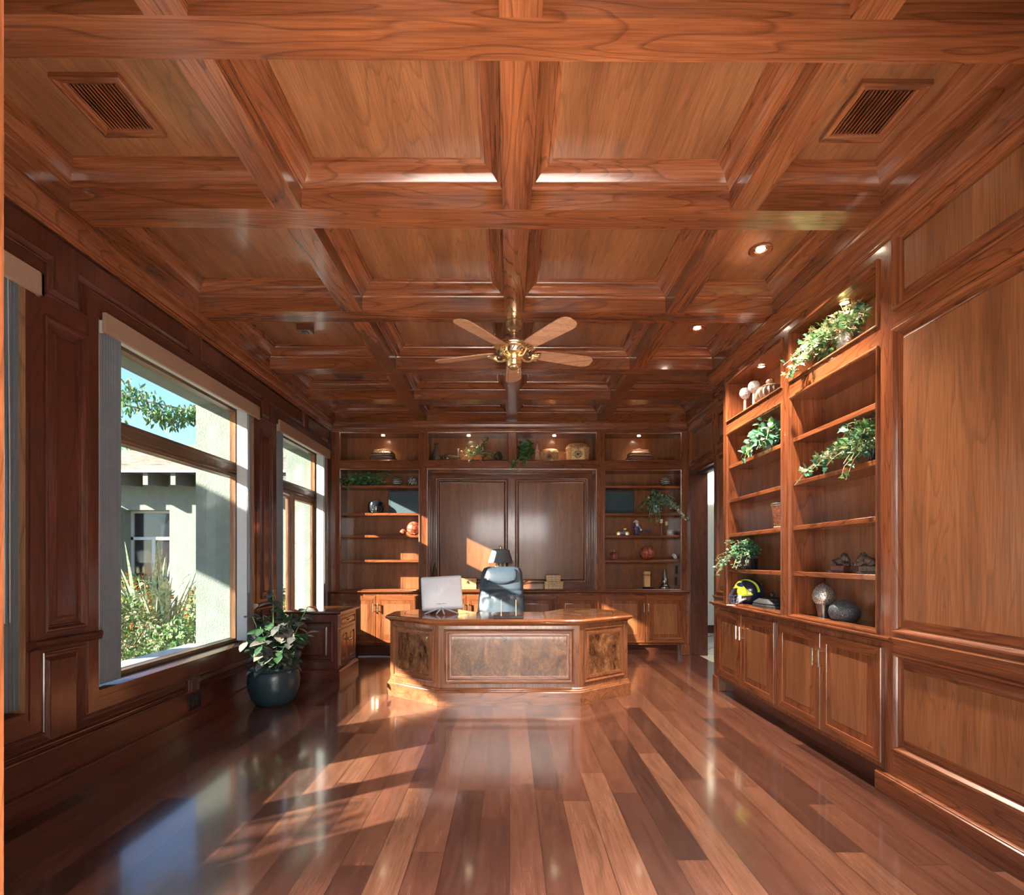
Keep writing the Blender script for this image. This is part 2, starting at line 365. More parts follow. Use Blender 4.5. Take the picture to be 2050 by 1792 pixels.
    def lathe(s, prof, c, m, seg=24, sx=1, sy=1, mfun=None):
        """prof [(r,z)] bottom to top about vertical axis through c=(x,y,z)"""
        rings = [[(c[0]+max(r, 1e-4)*sx*cos(2*pi*i/seg), c[1]+max(r, 1e-4)*sy*sin(2*pi*i/seg), c[2]+z) for i in range(seg)] for r, z in prof]
        s.loft(rings, m)
    def ball(s, c, r, m, seg=24, rz=None):
        rz = rz or r; k = seg//2
        s.lathe([(r*sin(pi*i/k), -rz*cos(pi*i/k)) for i in range(k+1)], c, m, seg)
    def tube(s, pts, r, m, seg=6, cap=True):
        pts = [Vector(p) for p in pts]; rr = r if isinstance(r, (list, tuple)) else [r]*len(pts); rings = []
        up = Vector((0, 0, 1)); t0 = (pts[1]-pts[0]).normalized()
        if abs(t0.z) > .9: up = Vector((1, 0, 0))
        side = t0.cross(up).normalized()
        for i, p in enumerate(pts):
            t = (pts[min(i+1, len(pts)-1)]-pts[max(i-1, 0)]).normalized()
            side = (side - t*side.dot(t)).normalized(); o2 = t.cross(side)
            rings.append([p + (side*cos(-2*pi*k/seg) + o2*sin(-2*pi*k/seg))*rr[i]*1.0 for k in range(seg)])
        s.loft([list(reversed(r_)) for r_ in rings], m, cap)
    def leaf(s, p, d, up, L, W, m, fold=.25, kind='oval'):
        d = Vector(d).normalized(); up = Vector(up); side = d.cross(up)
        if side.length < 1e-3: side = d.cross(Vector((.3, .5, .8)))
        side.normalize(); up = side.cross(d).normalized(); p = Vector(p)
        if kind == 'oval': st = [(0, 0), (.25, .75), (.55, 1), (.82, .6), (1, 0)]
        elif kind == 'heart': st = [(0, 0), (.12, .85), (.38, 1), (.7, .6), (1, 0)]
        elif kind == 'ivy': st = [(0, 0), (.12, .95), (.34, .45), (.52, .8), (.66, .3), (1, 0)]
        else: st = [(0, .3), (.3, 1), (.6, .9), (.85, .5), (1, 0)]
        c = [p + d*(a*L) - up*(a*a*L*.22) for a, _ in st]
        mid = [s.V(q) for q in c]
        for sg in (1, -1):
            e = [s.V(q + side*(sg*b_*W/2) + up*(b_*W/2*fold)) for q, (a, b_) in zip(c, st)]
            for i in range(len(st)-1):
                q = (mid[i], mid[i+1], e[i+1], e[i]) if sg < 0 else (mid[i], e[i], e[i+1], mid[i+1])
                q = [k for n_, k in enumerate(q)]
                s.F(q, m, True)
    def build(s, name, parent=None, world=False, bevel=0, sub=0, auto=35):
        me = bpy.data.meshes.new(name)
        vs = s.v
        if parent is not None and world:
            l = Vector((0, 0, 0)); q = parent
            while q: l += q.location; q = q.parent
            vs = [(x-l[0], y-l[1], z-l[2]) for x, y, z in vs]
        me.from_pydata(vs, [], s.f)
        for m in s.mats: me.materials.append(M[m])
        me.polygons.foreach_set('material_index', s.m); me.polygons.foreach_set('use_smooth', [True]*len(s.f) if auto else s.sm)
        me.validate(); me.update()
        if auto: me.set_sharp_from_angle(angle=R(auto))
        ob = bpy.data.objects.new(name, me); COL.objects.link(ob)
        if parent is not None: ob.parent = parent
        if bevel:
            b = ob.modifiers.new('bevel', 'BEVEL'); b.width = bevel; b.segments = 2; b.limit_method = 'ANGLE'; b.angle_limit = R(40); b.harden_normals = False
        if sub:
            q = ob.modifiers.new('sub', 'SUBSURF'); q.levels = q.render_levels = sub
        return ob
def tag(o, label, cat, group=None, kind=None):
    if label: o['label'] = label
    if cat: o['category'] = cat
    if group: o['group'] = group
    if kind: o['kind'] = kind
    return o
def thing(name, label, cat, loc, rz=0, group=None):
    o = bpy.data.objects.new(name, None); COL.objects.link(o); o.location = loc; o.rotation_euler = (0, 0, rz); o.empty_display_size = .1
    return tag(o, label, cat, group)
def single(mb, name, label, cat, loc=(0, 0, 0), rz=0, group=None, **k):
    o = mb.build(name, **k); o.location = loc; o.rotation_euler = (0, 0, rz); return tag(o, label, cat, group)
def struct(mb, name, parent=None, **k):
    o = mb.build(name, parent, **k)
    if parent is None: o['kind'] = 'structure'
    return o
def copy_tree(o, parent=None):
    c = o.copy(); COL.objects.link(c)
    if parent: c.parent = parent
    for ch in list(o.children): copy_tree(ch, c)
    return c
# panel moulding profiles (inset, height): bolection moulding then raised field
PANEL = [(0, 0), (0, .010), (.006, .014), (.014, .012), (.020, .002), (.026, -.006), (.031, -.006), (.034, -.016), (.044, -.017), (.060, -.010), (.075, -.002), (.078, -.003), (.079, 0.0)]
OPENP = [(0, 0), (0, .010), (.006, .013), (.013, .010), (.018, .002), (.022, .0)]

# ------------------------------------------------------------------ room shell
def floor():
    mb = MB(); mb.box(-2.62, 2.46, .70, 7.5, -.12, 0, 'plank_floor'); mb.box(2.46, 2.56, 6.07, 6.87, -.12, 0, 'plank_floor'); struct(mb, 'floor')
    mb = MB(); mb.box(2.56, 5.0, 3.6, 9.0, -.12, 0, 'hall_tile'); struct(mb, 'floor_hall'); mb = MB(); mb.box(-2.95, 3.6, -4.6, .70, -.12, 0, 'foyer_marble'); struct(mb, 'floor_foyer')
floor()
XC = [(-2.33, -1.252), (-1.103, -.034), (.114, 1.18), (1.326, 1.99)]
YC = [(1.02, 1.763), (1.917, 2.73), (2.889, 3.857), (4.023, 5.005), (5.16, 5.953), (6.134, 6.86)]
CROWN = [(0, .135), (.006, .135), (.010, .128), (.010, .118), (.016, .112), (.018, .100), (.030, .088), (.042, .066), (.048, .044), (.056, .030), (.062, .026), (.064, .012), (.07, .010), (.07, 0)]
def ceiling():
    mb = MB(); f = FC()
    prof = [(0, 0), (0, -.105), (.006, -.108), (.010, -.116), (.022, -.120), (.030, -.130), (.050, -.150), (.075, -.166), (.088, -.170), (.092, -.178), (.108, -.180), (.110, -.190)]
    for iy, (y0, y1) in enumerate(YC):
        for ix, (x0, x1) in enumerate(XC):
            if ix == 3 and iy >= 4: x1 = 2.37
            mb.ring(f, rect(x0, x1, -y1, -y0), prof, 'cherry_x', 'cherry_y', fill='field_y')
    mb.box(-2.95, 2.66, .70, 7.5, 3.345, 3.5, 'cherry_x')
    struct(mb, 'ceiling')
    # crossing beams: six running across, three running away
    k = 1
    for a, b in zip([(0, 1.02)]+YC, YC[0:]+[(6.86, 9)]):
        if a == (0, 1.02): continue
        y0, y1 = a[1], b[0]
        if y1-y0 < .05: continue
        m2 = MB(); x1 = 2.37 if y0 > 5.5 else 1.99
        m2.tess(FC(), rect(-2.33, x1, -y1, -y0), [], 'cherry_x'); m2.box(-2.33, x1, y0+.004, y1-.004, 3.154, 3.30, 'cherry_x')
        struct(m2, 'trim_%d' % k, bevel=0); k += 1
    for a, b in zip(XC, XC[1:]):
        m2 = MB()
        for y0, y1 in YC:
            m2.tess(FC(), rect(a[1], b[0], -y1, -y0), [], 'cherry_y'); m2.box(a[1]+.004, b[0]-.004, y0, y1, 3.154, 3.30, 'cherry_y')
        struct(m2, 'trim_%d' % k); k += 1
    # crown around the walls
    m2 = MB(); poly = [(-2.40, .95), (2.06, .95), (2.06, 5.09), (2.44, 5.09), (2.44, 6.93), (-2.40, 6.93)]
    pl = [(x, -y) for x, y in reversed(poly)]
    m2.ring(FC(), pl, CROWN, 'cherry_x', 'cherry_y'); 
    m2.tess(FC(), rect(1.99, 2.37, -5.16, -5.155), [], 'cherry_x')
    m2.box(2.06, 2.44, 4.91, 5.09, 3.02, 3.15, 'cherry_y')
    struct(m2, 'trim_%d' % k); return k+1
KT = ceiling()
WIN = [(1.12, 2.55), (3.005, 4.82), (5.29, 6.765)]
CAS = [(1.05, 2.645), (2.93, 4.94), (5.215, 6.93)]
def wall_left():
    f = FL(); mb = MB()
    z0, z1 = 2.82, 3.05
    dips = [(2.66, 2.925), (4.955, 5.205)]
    def top(a, b, dip):
        p = [(a, z0)]
        if dip: p += [(dip[0], z0), (dip[0], 2.655), (dip[1], 2.655), (dip[1], z0)]
        return p + [(b, z0), (b, z1), (a, z1)]
    def low(a, b, dip):
        p = [(a, .285), (b, .285), (b, .40)]
        if dip: p += [(dip[1], .40), (dip[1], .806), (dip[0], .806), (dip[0], .40)]
        return p + [(a, .40)]
    panels = [top(1.0, 1.80, None), top(1.885, 3.891, dips[0]), top(3.985, 6.01, dips[1]), top(6.085, 6.90, None),
              low(1.0, 1.80, None), low(1.885, 3.87, (2.64, 2.91)), low(3.956, 6.01, (4.965, 5.205)), low(6.085, 6.90, None),
              rect(2.655, 2.92, .905, 2.55), rect(4.965, 5.21, .905, 2.55)]
    holes = panels + [rect(a, b, .52, 2.70) for a, b in WIN]
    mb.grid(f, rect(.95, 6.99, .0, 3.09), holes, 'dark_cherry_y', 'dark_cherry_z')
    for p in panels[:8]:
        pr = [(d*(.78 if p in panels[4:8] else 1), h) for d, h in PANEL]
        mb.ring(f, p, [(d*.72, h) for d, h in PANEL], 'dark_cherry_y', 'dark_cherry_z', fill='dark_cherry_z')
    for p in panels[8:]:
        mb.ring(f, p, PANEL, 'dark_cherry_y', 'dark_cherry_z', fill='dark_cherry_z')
    for (a, b), (c, d) in zip(WIN, CAS):
        # casing flush with the stiles, then the deep reveal
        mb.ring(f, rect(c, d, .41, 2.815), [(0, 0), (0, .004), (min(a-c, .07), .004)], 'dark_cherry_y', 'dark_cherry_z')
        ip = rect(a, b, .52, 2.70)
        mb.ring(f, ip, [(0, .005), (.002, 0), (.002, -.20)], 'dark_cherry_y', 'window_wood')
    struct(mb, 'wall_left')
    # masonry and stucco outside, deep-set openings
    mb = MB(); x0, x1 = -2.95, -2.575
    ys = [-.2] + [v for a, b in WIN for v in (a-.02, b+.02)] + [7.6]
    for i in range(0, len(ys), 2): mb.box(x0, x1, ys[i], ys[i+1], -.3, 3.6, 'stucco')
    for a, b in WIN:
        mb.box(x0, x1, a-.02, b+.02, -.3, .46, 'stucco'); mb.box(x0, x1, a-.02, b+.02, 2.75, 3.6, 'stucco')
        mb.box(-3.0, x1+.0, a, b, .46, .50, 'vinyl_white')
    struct(mb, 'wall_exterior')
    # chair rail pieces between the windows
    for i, (a, b) in enumerate([(2.56, 3.02), (4.83, 5.29)]):
        mb = MB(); pr = [(-2.40, .822), (-2.388, .822), (-2.384, .832), (-2.376, .838), (-2.370, .846), (-2.366, .858), (-2.370, .868), (-2.380, .872), (-2.40, .872)]
        mb.loft([[(x, a+max(0, (x+2.39))*.8, z) for x, z in pr], [(x, b-max(0, (x+2.39))*.8, z) for x, z in pr]], 'dark_cherry_y', smooth=False)
        struct(mb, 'trim_%d' % (20+i))
    mb = MB()
    pr = [(-2.40, 0), (-2.372, 0), (-2.372, .108), (-2.378, .114), (-2.380, .122), (-2.390, .128), (-2.40, .128)]
    mb.loft([[(x, .95, z) for x, z in pr], [(x, 5.46, z) for x, z in pr]], 'dark_cherry_y', smooth=False)
    struct(mb, 'baseboard_left')
wall_left()
def windows():
    for i, (a, b) in enumerate(WIN):
        r = bpy.data.objects.new('window_%d' % (i+1), None); COL.objects.link(r); r.location = (-2.60, (a+b)/2, .52); r['kind'] = 'structure'
        f = FL(-2.545)
        mb = MB()
        a2, b2, zb, zt = a, b, .52, 2.70
        fp = [(0, 0), (.012, .004), (.02, 0), (.034, -.004), (.036, -.03), (.044, -.05)]
        mb.ring(f, rect(a2, b2, zb, zt), [(0, -.07), (0, 0)], 'window_wood'); 
        mb.ring(f, rect(a2, b2, zb, 2.085), fp, 'window_wood_y', 'window_wood'); mb.ring(f, rect(a2, b2, 2.155, zt), fp, 'window_wood_y', 'window_wood')
        mb.fbox(f, a2, b2, 2.085, 2.155, -.06, 0, 'window_wood_y'); mb.fbox(f, a2+.01, b2-.01, 2.095, 2.145, 0, .014, 'window_wood_y')
        mb.build('frame', r, True)
        g = MB(); g.fbox(f, a2+.03, b2-.03, 2.17, zt-.03, -.054, -.050, 'pane_glass'); g.build('glass', r, True)
        if i == 1:
            g = MB(); g.fbox(f, a2+.03, b2-.03, zb+.03, 2.07, -.054, -.050, 'pane_glass'); g.build('glass', r, True)
        else:
            m = (a+b)/2
            for s0, s1 in ((a2+.04, m-.03), (m+.03, b2-.04)):
                q = MB(); q.ring(f, rect(s0, s1, zb+.045, 2.06), [(0, -.05), (0, -.008), (.006, -.004), (.05, -.004), (.058, -.016), (.062, -.04)], 'window_wood')
                so = q.build('sash', r, True)
                g = MB(); g.fbox(f, s0+.05, s1-.05, zb+.10, 2.01, -.040, -.036, 'pane_glass'); g.build('glass', r, True)
            q = MB(); q.fbox(f, m-.035, m+.035, zb+.02, 2.09, -.055, 0, 'window_wood'); q.build('mullion', r, True)
windows()
def blinds():
    labs = ['fabric valance and stacked vertical blind slats on the nearest window at the left frame edge',
            'long fabric valance with grey blind slats stacked at both sides of the large middle window',
            'fabric valance and vertical blind slats over the farthest window beside the bookcase']
    for i, (a, b) in enumerate(WIN):
        t = thing('vertical_blind', labs[i], 'blind', (-2.42, (a+b)/2, 2.63), 0, 'vertical blinds on the left wall windows')
        mb = MB(); e = b+.03 if i < 2 else b+.0
        # valance: front board with two returns and a top
        mb.box(-2.385, -2.362, a+.01, e+.04, 2.620, 2.735, 'valance_fabric'); mb.box(-2.50, -2.385, a+.01, a+.03, 2.620, 2.69, 'vinyl_white')
        mb.box(-2.395, -2.362, e+.02, e+.04, 2.620, 2.735, 'valance_fabric')
        mb.build('valance', t, True, bevel=.002)
        mb = MB(); mb.box(-2.50, -2.40, a+.03, b-.03, 2.665, 2.695, 'vinyl_white'); mb.build('head_rail', t, True)
        n0 = 9
        for k in range(n0):
            y = a+.02+k*.020; mb = MB(); mt = 'vinyl_white' if k == 0 else 'slat_grey'
            if i == 0: mt = 'slat_warm'
            mb.M = Matrix.Translation((-2.455, y, 0)) @ Matrix.Rotation(R(12+random.uniform(-8, 8)), 4, 'Z')
            mb.box(-.044, .044, -.0012, .0012, .545, 2.66, mt); mb.build('slat', t, True)
        for k in range(5):
            y = b-.02-k*.020; mb = MB(); mt = 'vinyl_white' if k == 4 else 'slat_grey'
            mb.M = Matrix.Translation((-2.455, y, 0)) @ Matrix.Rotation(R(4+random.uniform(-6, 6)), 4, 'Z')
            mb.box(-.044, .044, -.0012, .0012, .545, 2.66, mt); mb.build('slat', t, True)
        mb = MB(); y = b-.11
        pts = [(-2.40, y, 2.65), (-2.395, y+.004, 1.7), (-2.392, y+.002, .98)]; mb.tube(pts, .0022, 'vinyl_white', 5)
        mb.tube([(p[0]-.004, p[1]+.03, p[2]) for p in pts], .0022, 'vinyl_white', 5); mb.build('pull_chain', t, True)
blinds()

def panel_wall(mb, f, u0, u1, v0, v1, panels, pre='cherry', fillm='field_z', extra=[], ua='y'):
    mb.grid(f, rect(u0, u1, v0, v1), [rect(*p) for p in panels]+extra, pre+'_'+ua, pre+'_z')
    for p in panels: mb.ring(f, rect(*p), PANEL, pre+'_'+ua, pre+'_z', fill=fillm)
RAIL = [(0, .0), (.010, .0), (.014, .010), (.022, .016), (.028, .026), (.034, .040), (.034, .046), (.028, .050), (0, .050)]   # (out, up)
def wall_right():
    # near part stands forward, flush with the bookcases
    f = FRt(2.06); mb = MB()
    panel_wall(mb, f, -2.80, -.95, 0, 3.06, [(-2.735, -1.10, .263, .789), (-2.735, -1.10, .892, 2.519), (-2.735, -1.10, 2.616, 3.025)])
    mb.box(2.061, 2.66, .70, 2.80, 0, 3.36, 'cherry_z') if False else None
    mb.box(2.10, 2.66, .70, 2.79, 0, 3.36, 'cherry_z')
    struct(mb, 'wall_right')
    mb = MB(); mb.loft([[(2.06-o_, .95, .822+z) for o_, z in RAIL], [(2.06-o_, 2.70, .822+z) for o_, z in RAIL]], 'cherry_y', smooth=False)
    struct(mb, 'trim_30')
    mb = MB(); pr = [(0, 0), (.020, 0), (.020, .108), (.014, .112), (.014, .118), (.004, .124), (0, .124)]
    mb.loft([[(2.06-o_, .95, z) for o_, z in pr], [(2.06-o_, 2.845, z) for o_, z in pr]], 'cherry_y', smooth=False)
    struct(mb, 'baseboard_right')
    # far part with the cased opening
    f = FRt(2.44); mb = MB(); door = [(-6.87, 0), (-6.07, 0), (-6.07, 2.45), (-6.87, 2.45)]
    outer = [(-7.3, 0), (-6.87, 0), (-6.87, 2.45), (-6.07, 2.45), (-6.07, 0), (-4.80, 0), (-4.80, 3.15), (-7.3, 3.15)]
    pn = [(-6.90, -6.09, 2.55, 3.03), (-5.99, -5.12, 2.64, 3.03), (-5.99, -5.12, .905, 2.53)]
    mb.grid(f, outer, [rect(*p) for p in pn], 'cherry_y', 'cherry_z')
    for p in pn: mb.ring(f, rect(*p), PANEL, 'cherry_y', 'cherry_z', fill='field_z')
    mb.box(2.475, 2.66, 2.79, 6.07, 0, 3.36, 'hall_paint'); mb.box(2.53, 2.66, 6.87, 7.5, 0, 3.36, 'hall_paint'); mb.box(2.475, 2.66, 6.07, 6.87, 2.46, 3.36, 'hall_paint')
    struct(mb, 'wall_right_far')
    mb = MB(); mb.loft([[(2.44-o_, 5.15, .822+z) for o_, z in RAIL], [(2.44-o_, 6.04, .822+z) for o_, z in RAIL]], 'cherry_y', smooth=False); struct(mb, 'trim_31')
    # door lining
    r = bpy.data.objects.new('door_1', None); COL.objects.link(r); r.location = (2.55, 6.47, 0); r['kind'] = 'structure'
    mb = MB(); mb.box(2.438, 2.67, 6.862, 6.90, 0, 2.45, 'dark_cherry_z'); mb.box(2.438, 2.67, 6.04, 6.078, 0, 2.45, 'dark_cherry_z'); mb.box(2.438, 2.67, 6.04, 6.90, 2.445, 2.48, 'dark_cherry_y')
    mb.build('door_lining', r, True)
    mb = MB(); mb.box(2.52, 2.56, 6.078, 6.862, 2.425, 2.444, 'black_matte'); mb.build('door_track', r, True)
wall_right()
def side_hall():
    mb = MB(); mb.box(3.75, 3.85, 3.6, 9.0, 0, 3.3, 'hall_paint'); mb.box(2.66, 3.85, 9.0, 9.1, 0, 3.3, 'hall_paint'); mb.box(2.66, 3.85, 3.5, 3.6, 0, 3.3, 'hall_paint'); mb.box(2.66, 3.85, 3.5, 9.1, 3.3, 3.4, 'hall_paint')
    struct(mb, 'wall_hall')
    mb = MB(); mb.box(3.73, 3.75, 3.6, 9.0, 0, .14, 'dark_cherry_y'); mb.box(2.66, 3.75, 8.98, 9.0, 0, .14, 'dark_cherry_x'); struct(mb, 'baseboard_hall')
    # foyer behind the camera
    mb = MB(); mb.box(-2.95, -2.85, -4.6, .70, 0, 3.5, 'foyer_paint'); mb.box(3.6, 3.7, -4.6, .70, 0, 3.5, 'foyer_paint'); mb.box(-2.95, 3.7, -4.7, -4.6, 0, 3.5, 'foyer_paint')
    mb.box(-2.95, 3.7, -4.7, .70, 3.5, 3.6, 'foyer_paint'); struct(mb, 'wall_foyer')
    mb = MB()
    mb.box(-2.95, -.932, .70, .95, 0, 3.5, 'cherry_z'); mb.box(1.0, 3.7, .70, .95, 0, 3.5, 'cherry_z'); mb.box(-.932, 1.0, .70, .95, 2.46, 3.5, 'cherry_x')
    struct(mb, 'wall_front')
side_hall()
def wall_back():
    mb = MB(); mb.box(-2.95, 2.66, 7.30, 7.5, 0, 3.36, 'cherry_z'); struct(mb, 'wall_back')
wall_back()

# ------------------------------------------------------------------ built-in cabinetry
def bookcase(name, label, f, u0, u1, v0, v1, ops, shelves, loc, ua, panels_in=None, group=None):
    t = thing(name, label, 'bookcase', loc, 0, group)
    mb = MB(); mb.grid(f, rect(u0, u1, v0, v1), [rect(*o[:4]) for o in ops], 'cherry_'+ua, 'cherry_z')
    for o_ in ops: mb.ring(f, rect(*o_[:4]), OPENP, 'cherry_'+ua, 'cherry_z')
    mb.build('face_frame', t, True)
    for o_ in ops:
        d = o_[4]; mb = MB(); a = .022
        mb.ring(f, rect(o_[0]+a, o_[1]-a, o_[2]+a, o_[3]-a), [(0, 0), (0, -d)], 'cherry_'+ua, 'cherry_z', fill=None if (panels_in and o_ is ops[-1]) else 'field_z')
        if panels_in and o_ is ops[-1]:
            f2 = Fr(f.p(0, 0, -d), f.U, f.V); a2 = a
            mb.grid(f2, rect(o_[0]+a2, o_[1]-a2, o_[2]+a2, o_[3]-a2), [rect(*p) for p in panels_in], 'cherry_'+ua, 'cherry_z')
            for p in panels_in: mb.ring(f2, rect(*p), [(q*.75, h) for q, h in PANEL], 'cherry_'+ua, 'cherry_z', fill='field_z')
            # fluted pilaster strips on the splayed jambs and head
            for uu in (o_[0]+.022, o_[1]-.034):
                for k in range(3): mb.fbox(f, uu, uu+.012, o_[2]+.03, o_[3]-.12, -.07-k*.06, -.04-k*.06, 'cherry_z')
            mb.fbox(f, o_[0]+.06, o_[1]-.06, o_[3]-.05, o_[3]-.022, -.06, -.03, 'cherry_'+ua); mb.fbox(f, o_[0]+.06, o_[1]-.06, o_[3]-.042, o_[3]-.022, -.14, -.10, 'cherry_'+ua)
        mb.build('niche', t, True)
    for i, z in shelves:
        o_ = ops[i]; mb = MB(); mb.fbox(f, o_[0]+.023, o_[1]-.023, z-.034, z, -o_[4]+.001, -.012, 'cherry_'+ua)
        mb.build('shelf', t, True, bevel=.004)
    return t
HB = (2.297, 1.922, 1.622, 1.287)
ZT = (2.618, 3.018)
bookcase('bookcase', 'built-in cherry bookcase left of the desk wall, next to the farthest window', FB(), -2.40, -1.153, .868, 3.09,
         [(-2.293, -1.201, *ZT, .27), (-2.29, -1.201, .868, 2.522, .27)], [(1, z) for z in HB], (-1.78, 7.1, .868), 'x')
bookcase('bookcase', 'wide central cherry hutch with two recessed panels behind the desk chair', FB(), -1.153, 1.2375, .868, 3.09,
         [(-1.105, -.005, *ZT, .27), (.094, 1.192, *ZT, .27), (-1.11, 1.192, .868, 2.522, .29)], [], (.04, 7.1, .868), 'x', [(-1.029, -.014, .956, 2.434), (.084, 1.106, .956, 2.434)])
bookcase('bookcase', 'built-in cherry bookcase right of the desk wall, next to the open doorway', FB(), 1.2375, 2.44, .868, 3.09,
         [(1.283, 2.343, *ZT, .27), (1.283, 2.343, .868, 2.516, .27)], [(1, z) for z in HB], (1.84, 7.1, .868), 'x')
f = FRt()
HR = (2.172, 1.852, 1.530, 1.199)
ua = bookcase('bookcase', 'right wall bookcase holding the football helmet, farther of the two', f, -4.91, -3.795, .868, 3.06,
              [(-4.832, -3.842, 2.577, 2.960, .25), (-4.832, -3.842, .868, 2.476, .25)], [(1, z) for z in HR], (2.2, 4.35, .868), 'y')
mb = MB(); mb.box(2.0605, 2.44, 4.895, 4.91, .868, 3.06, 'cherry_z'); mb.build('end_panel', ua, True)
bookcase('bookcase', 'right wall bookcase holding the lion bookends, nearer of the two', f, -3.795, -2.80, .868, 3.06,
         [(-3.747, -2.84, 2.581, 2.960, .25), (-3.747, -2.84, .868, 2.476, .25)], [(1, z) for z in HR], (2.2, 3.3, .868), 'y')

def pull(par, f, u, v0, v1, n0):
    mb = MB(); a = f.p(u, v0, n0+.030); b = f.p(u, v1, n0+.030)
    mb.tube([a, b], .0075, 'champagne_metal', 8)
    for v in (v0+.014, v1-.014): mb.tube([f.p(u, v, n0), f.p(u, v, n0+.030)], .005, 'brass', 6)
    mb.build('handle', par, True)
def door(par, f, u0, u1, v0, v1, hu, ua, hz=(.585, .70), fm='field_z', pre='cherry', st=.058, T=.020):
    mb = MB(); mb.fbox(f, u0, u1, v0, v1, .0005, T-.004, pre+'_z')
    pr = [(0, T-.006), (.004, T), (st, T), (st+.004, T-.001), (st+.010, T-.010), (st+.014, T-.014), (st+.024, T-.014), (st+.036, T-.008), (st+.052, T-.003), (st+.054, T-.003)]
    mb.ring(f, rect(u0, u1, v0, v1), pr, pre+'_'+ua, pre+'_z', fill=fm)
    d = mb.build('door', par, True)
    if hu is not None: pull(d, f, hu, hz[0], hz[1], T)
    return d
def basecab(label, f, u0, u1, doors, loc, ua, group=None, depth=.36, body=None):
    t = thing('base_cabinet', label, 'cabinet', loc, 0, group)
    mb = MB(); mb.fbox(f, u0, u1, .135, .826, -depth, 0, 'cherry_z'); mb.build('body', t, True)
    mb = MB(); mb.fbox(f, u0, u1, 0, .135, -depth, -.06, 'dark_cherry_'+ua); mb.build('toe_kick', t, True)
    for (a, b, hu) in doors: door(t, f, a, b, .166, .802, hu, ua)
    return t
f = FB()
basecab('cherry base cabinet with two doors below the left bookcase, beside the small side cabinet', f, -2.40, -1.185, [(-2.342, -1.797, -1.825), (-1.793, -1.223, -1.765)], (-1.79, 7.1, 0), 'x')
basecab('cherry base cabinet with two doors behind the computer monitor', f, -1.185, .035, [(-1.139, -.578, -.606), (-.574, -.006, -.546)], (-.57, 7.1, 0), 'x')
basecab('cherry base cabinet with two doors under the stacked small chests', f, .035, 1.257, [(.074, .646, .618), (.650, 1.219, .678)], (.65, 7.1, 0), 'x')
t = basecab('cherry base cabinet with two sunlit doors below the bookcase by the doorway', f, 1.257, 2.44, [(1.297, 1.846, 1.818), (1.850, 2.385, 1.878)], (1.85, 7.1, 0), 'x')
mb = MB(); mb.box(2.335, 2.438, 6.90, 7.02, 0, .134, 'cherry_z'); mb.build('foot', t, True, bevel=.004)
NOSE = [(0, 0), (.012, .0), (.016, .008), (.020, .012), (.034, .018), (.040, .026), (.040, .034), (.036, .038), (0, .038)]
t = thing('countertop', 'long cherry countertop running along the back wall behind the desk', 'countertop', (0, 7.1, .868))
mb = MB(); mb.box(-2.40, 2.44, 6.93, 7.295, .83, .868, 'desk_top_wood'); pr = [(6.93-o_, .83+z) for o_, z in NOSE]
mb.loft([[(-2.40, y, z) for y, z in pr], [(2.455, y, z) for y, z in pr]], 'cherry_x', smooth=False); mb.build('top', t, True)
f = FRt()
tA = basecab('cherry base cabinet with two doors under the football helmet on the right wall', f, -5.12, -3.908, [(-5.005, -4.493, -4.525), (-4.488, -3.939, -4.457)], (2.25, 4.5, 0), 'y')
mb = MB(); mb.box(2.045, 2.13, 5.0, 5.135, 0, .134, 'cherry_z'); mb.build('foot', tA, True, bevel=.005)
basecab('cherry base cabinet with two doors under the black speckled ball on the right wall', f, -3.908, -2.80, [(-3.877, -3.351, -3.383), (-3.346, -2.80, -3.315)], (2.25, 3.4, 0), 'y')
t = thing('countertop', 'cherry countertop under the right wall bookcases with a moulded edge', 'countertop', (2.2, 4, .868))
mb = MB(); mb.box(2.06, 2.44, 2.80, 5.12, .83, .868, 'desk_top_wood'); pr = [(2.06-o_, .83+z) for o_, z in NOSE]
mb.loft([[(x, 2.715, z) for x, z in pr], [(x, 5.12+(2.06-x), z) for x, z in pr]], 'cherry_y', smooth=False)
pr2 = [(5.12+o_, .83+z) for o_, z in NOSE]; mb.loft([[(2.44, y, z) for y, z in pr2], [(2.06-(y-5.12), y, z) for y, z in pr2]], 'cherry_x', smooth=False)
mb.build('top', t, True)

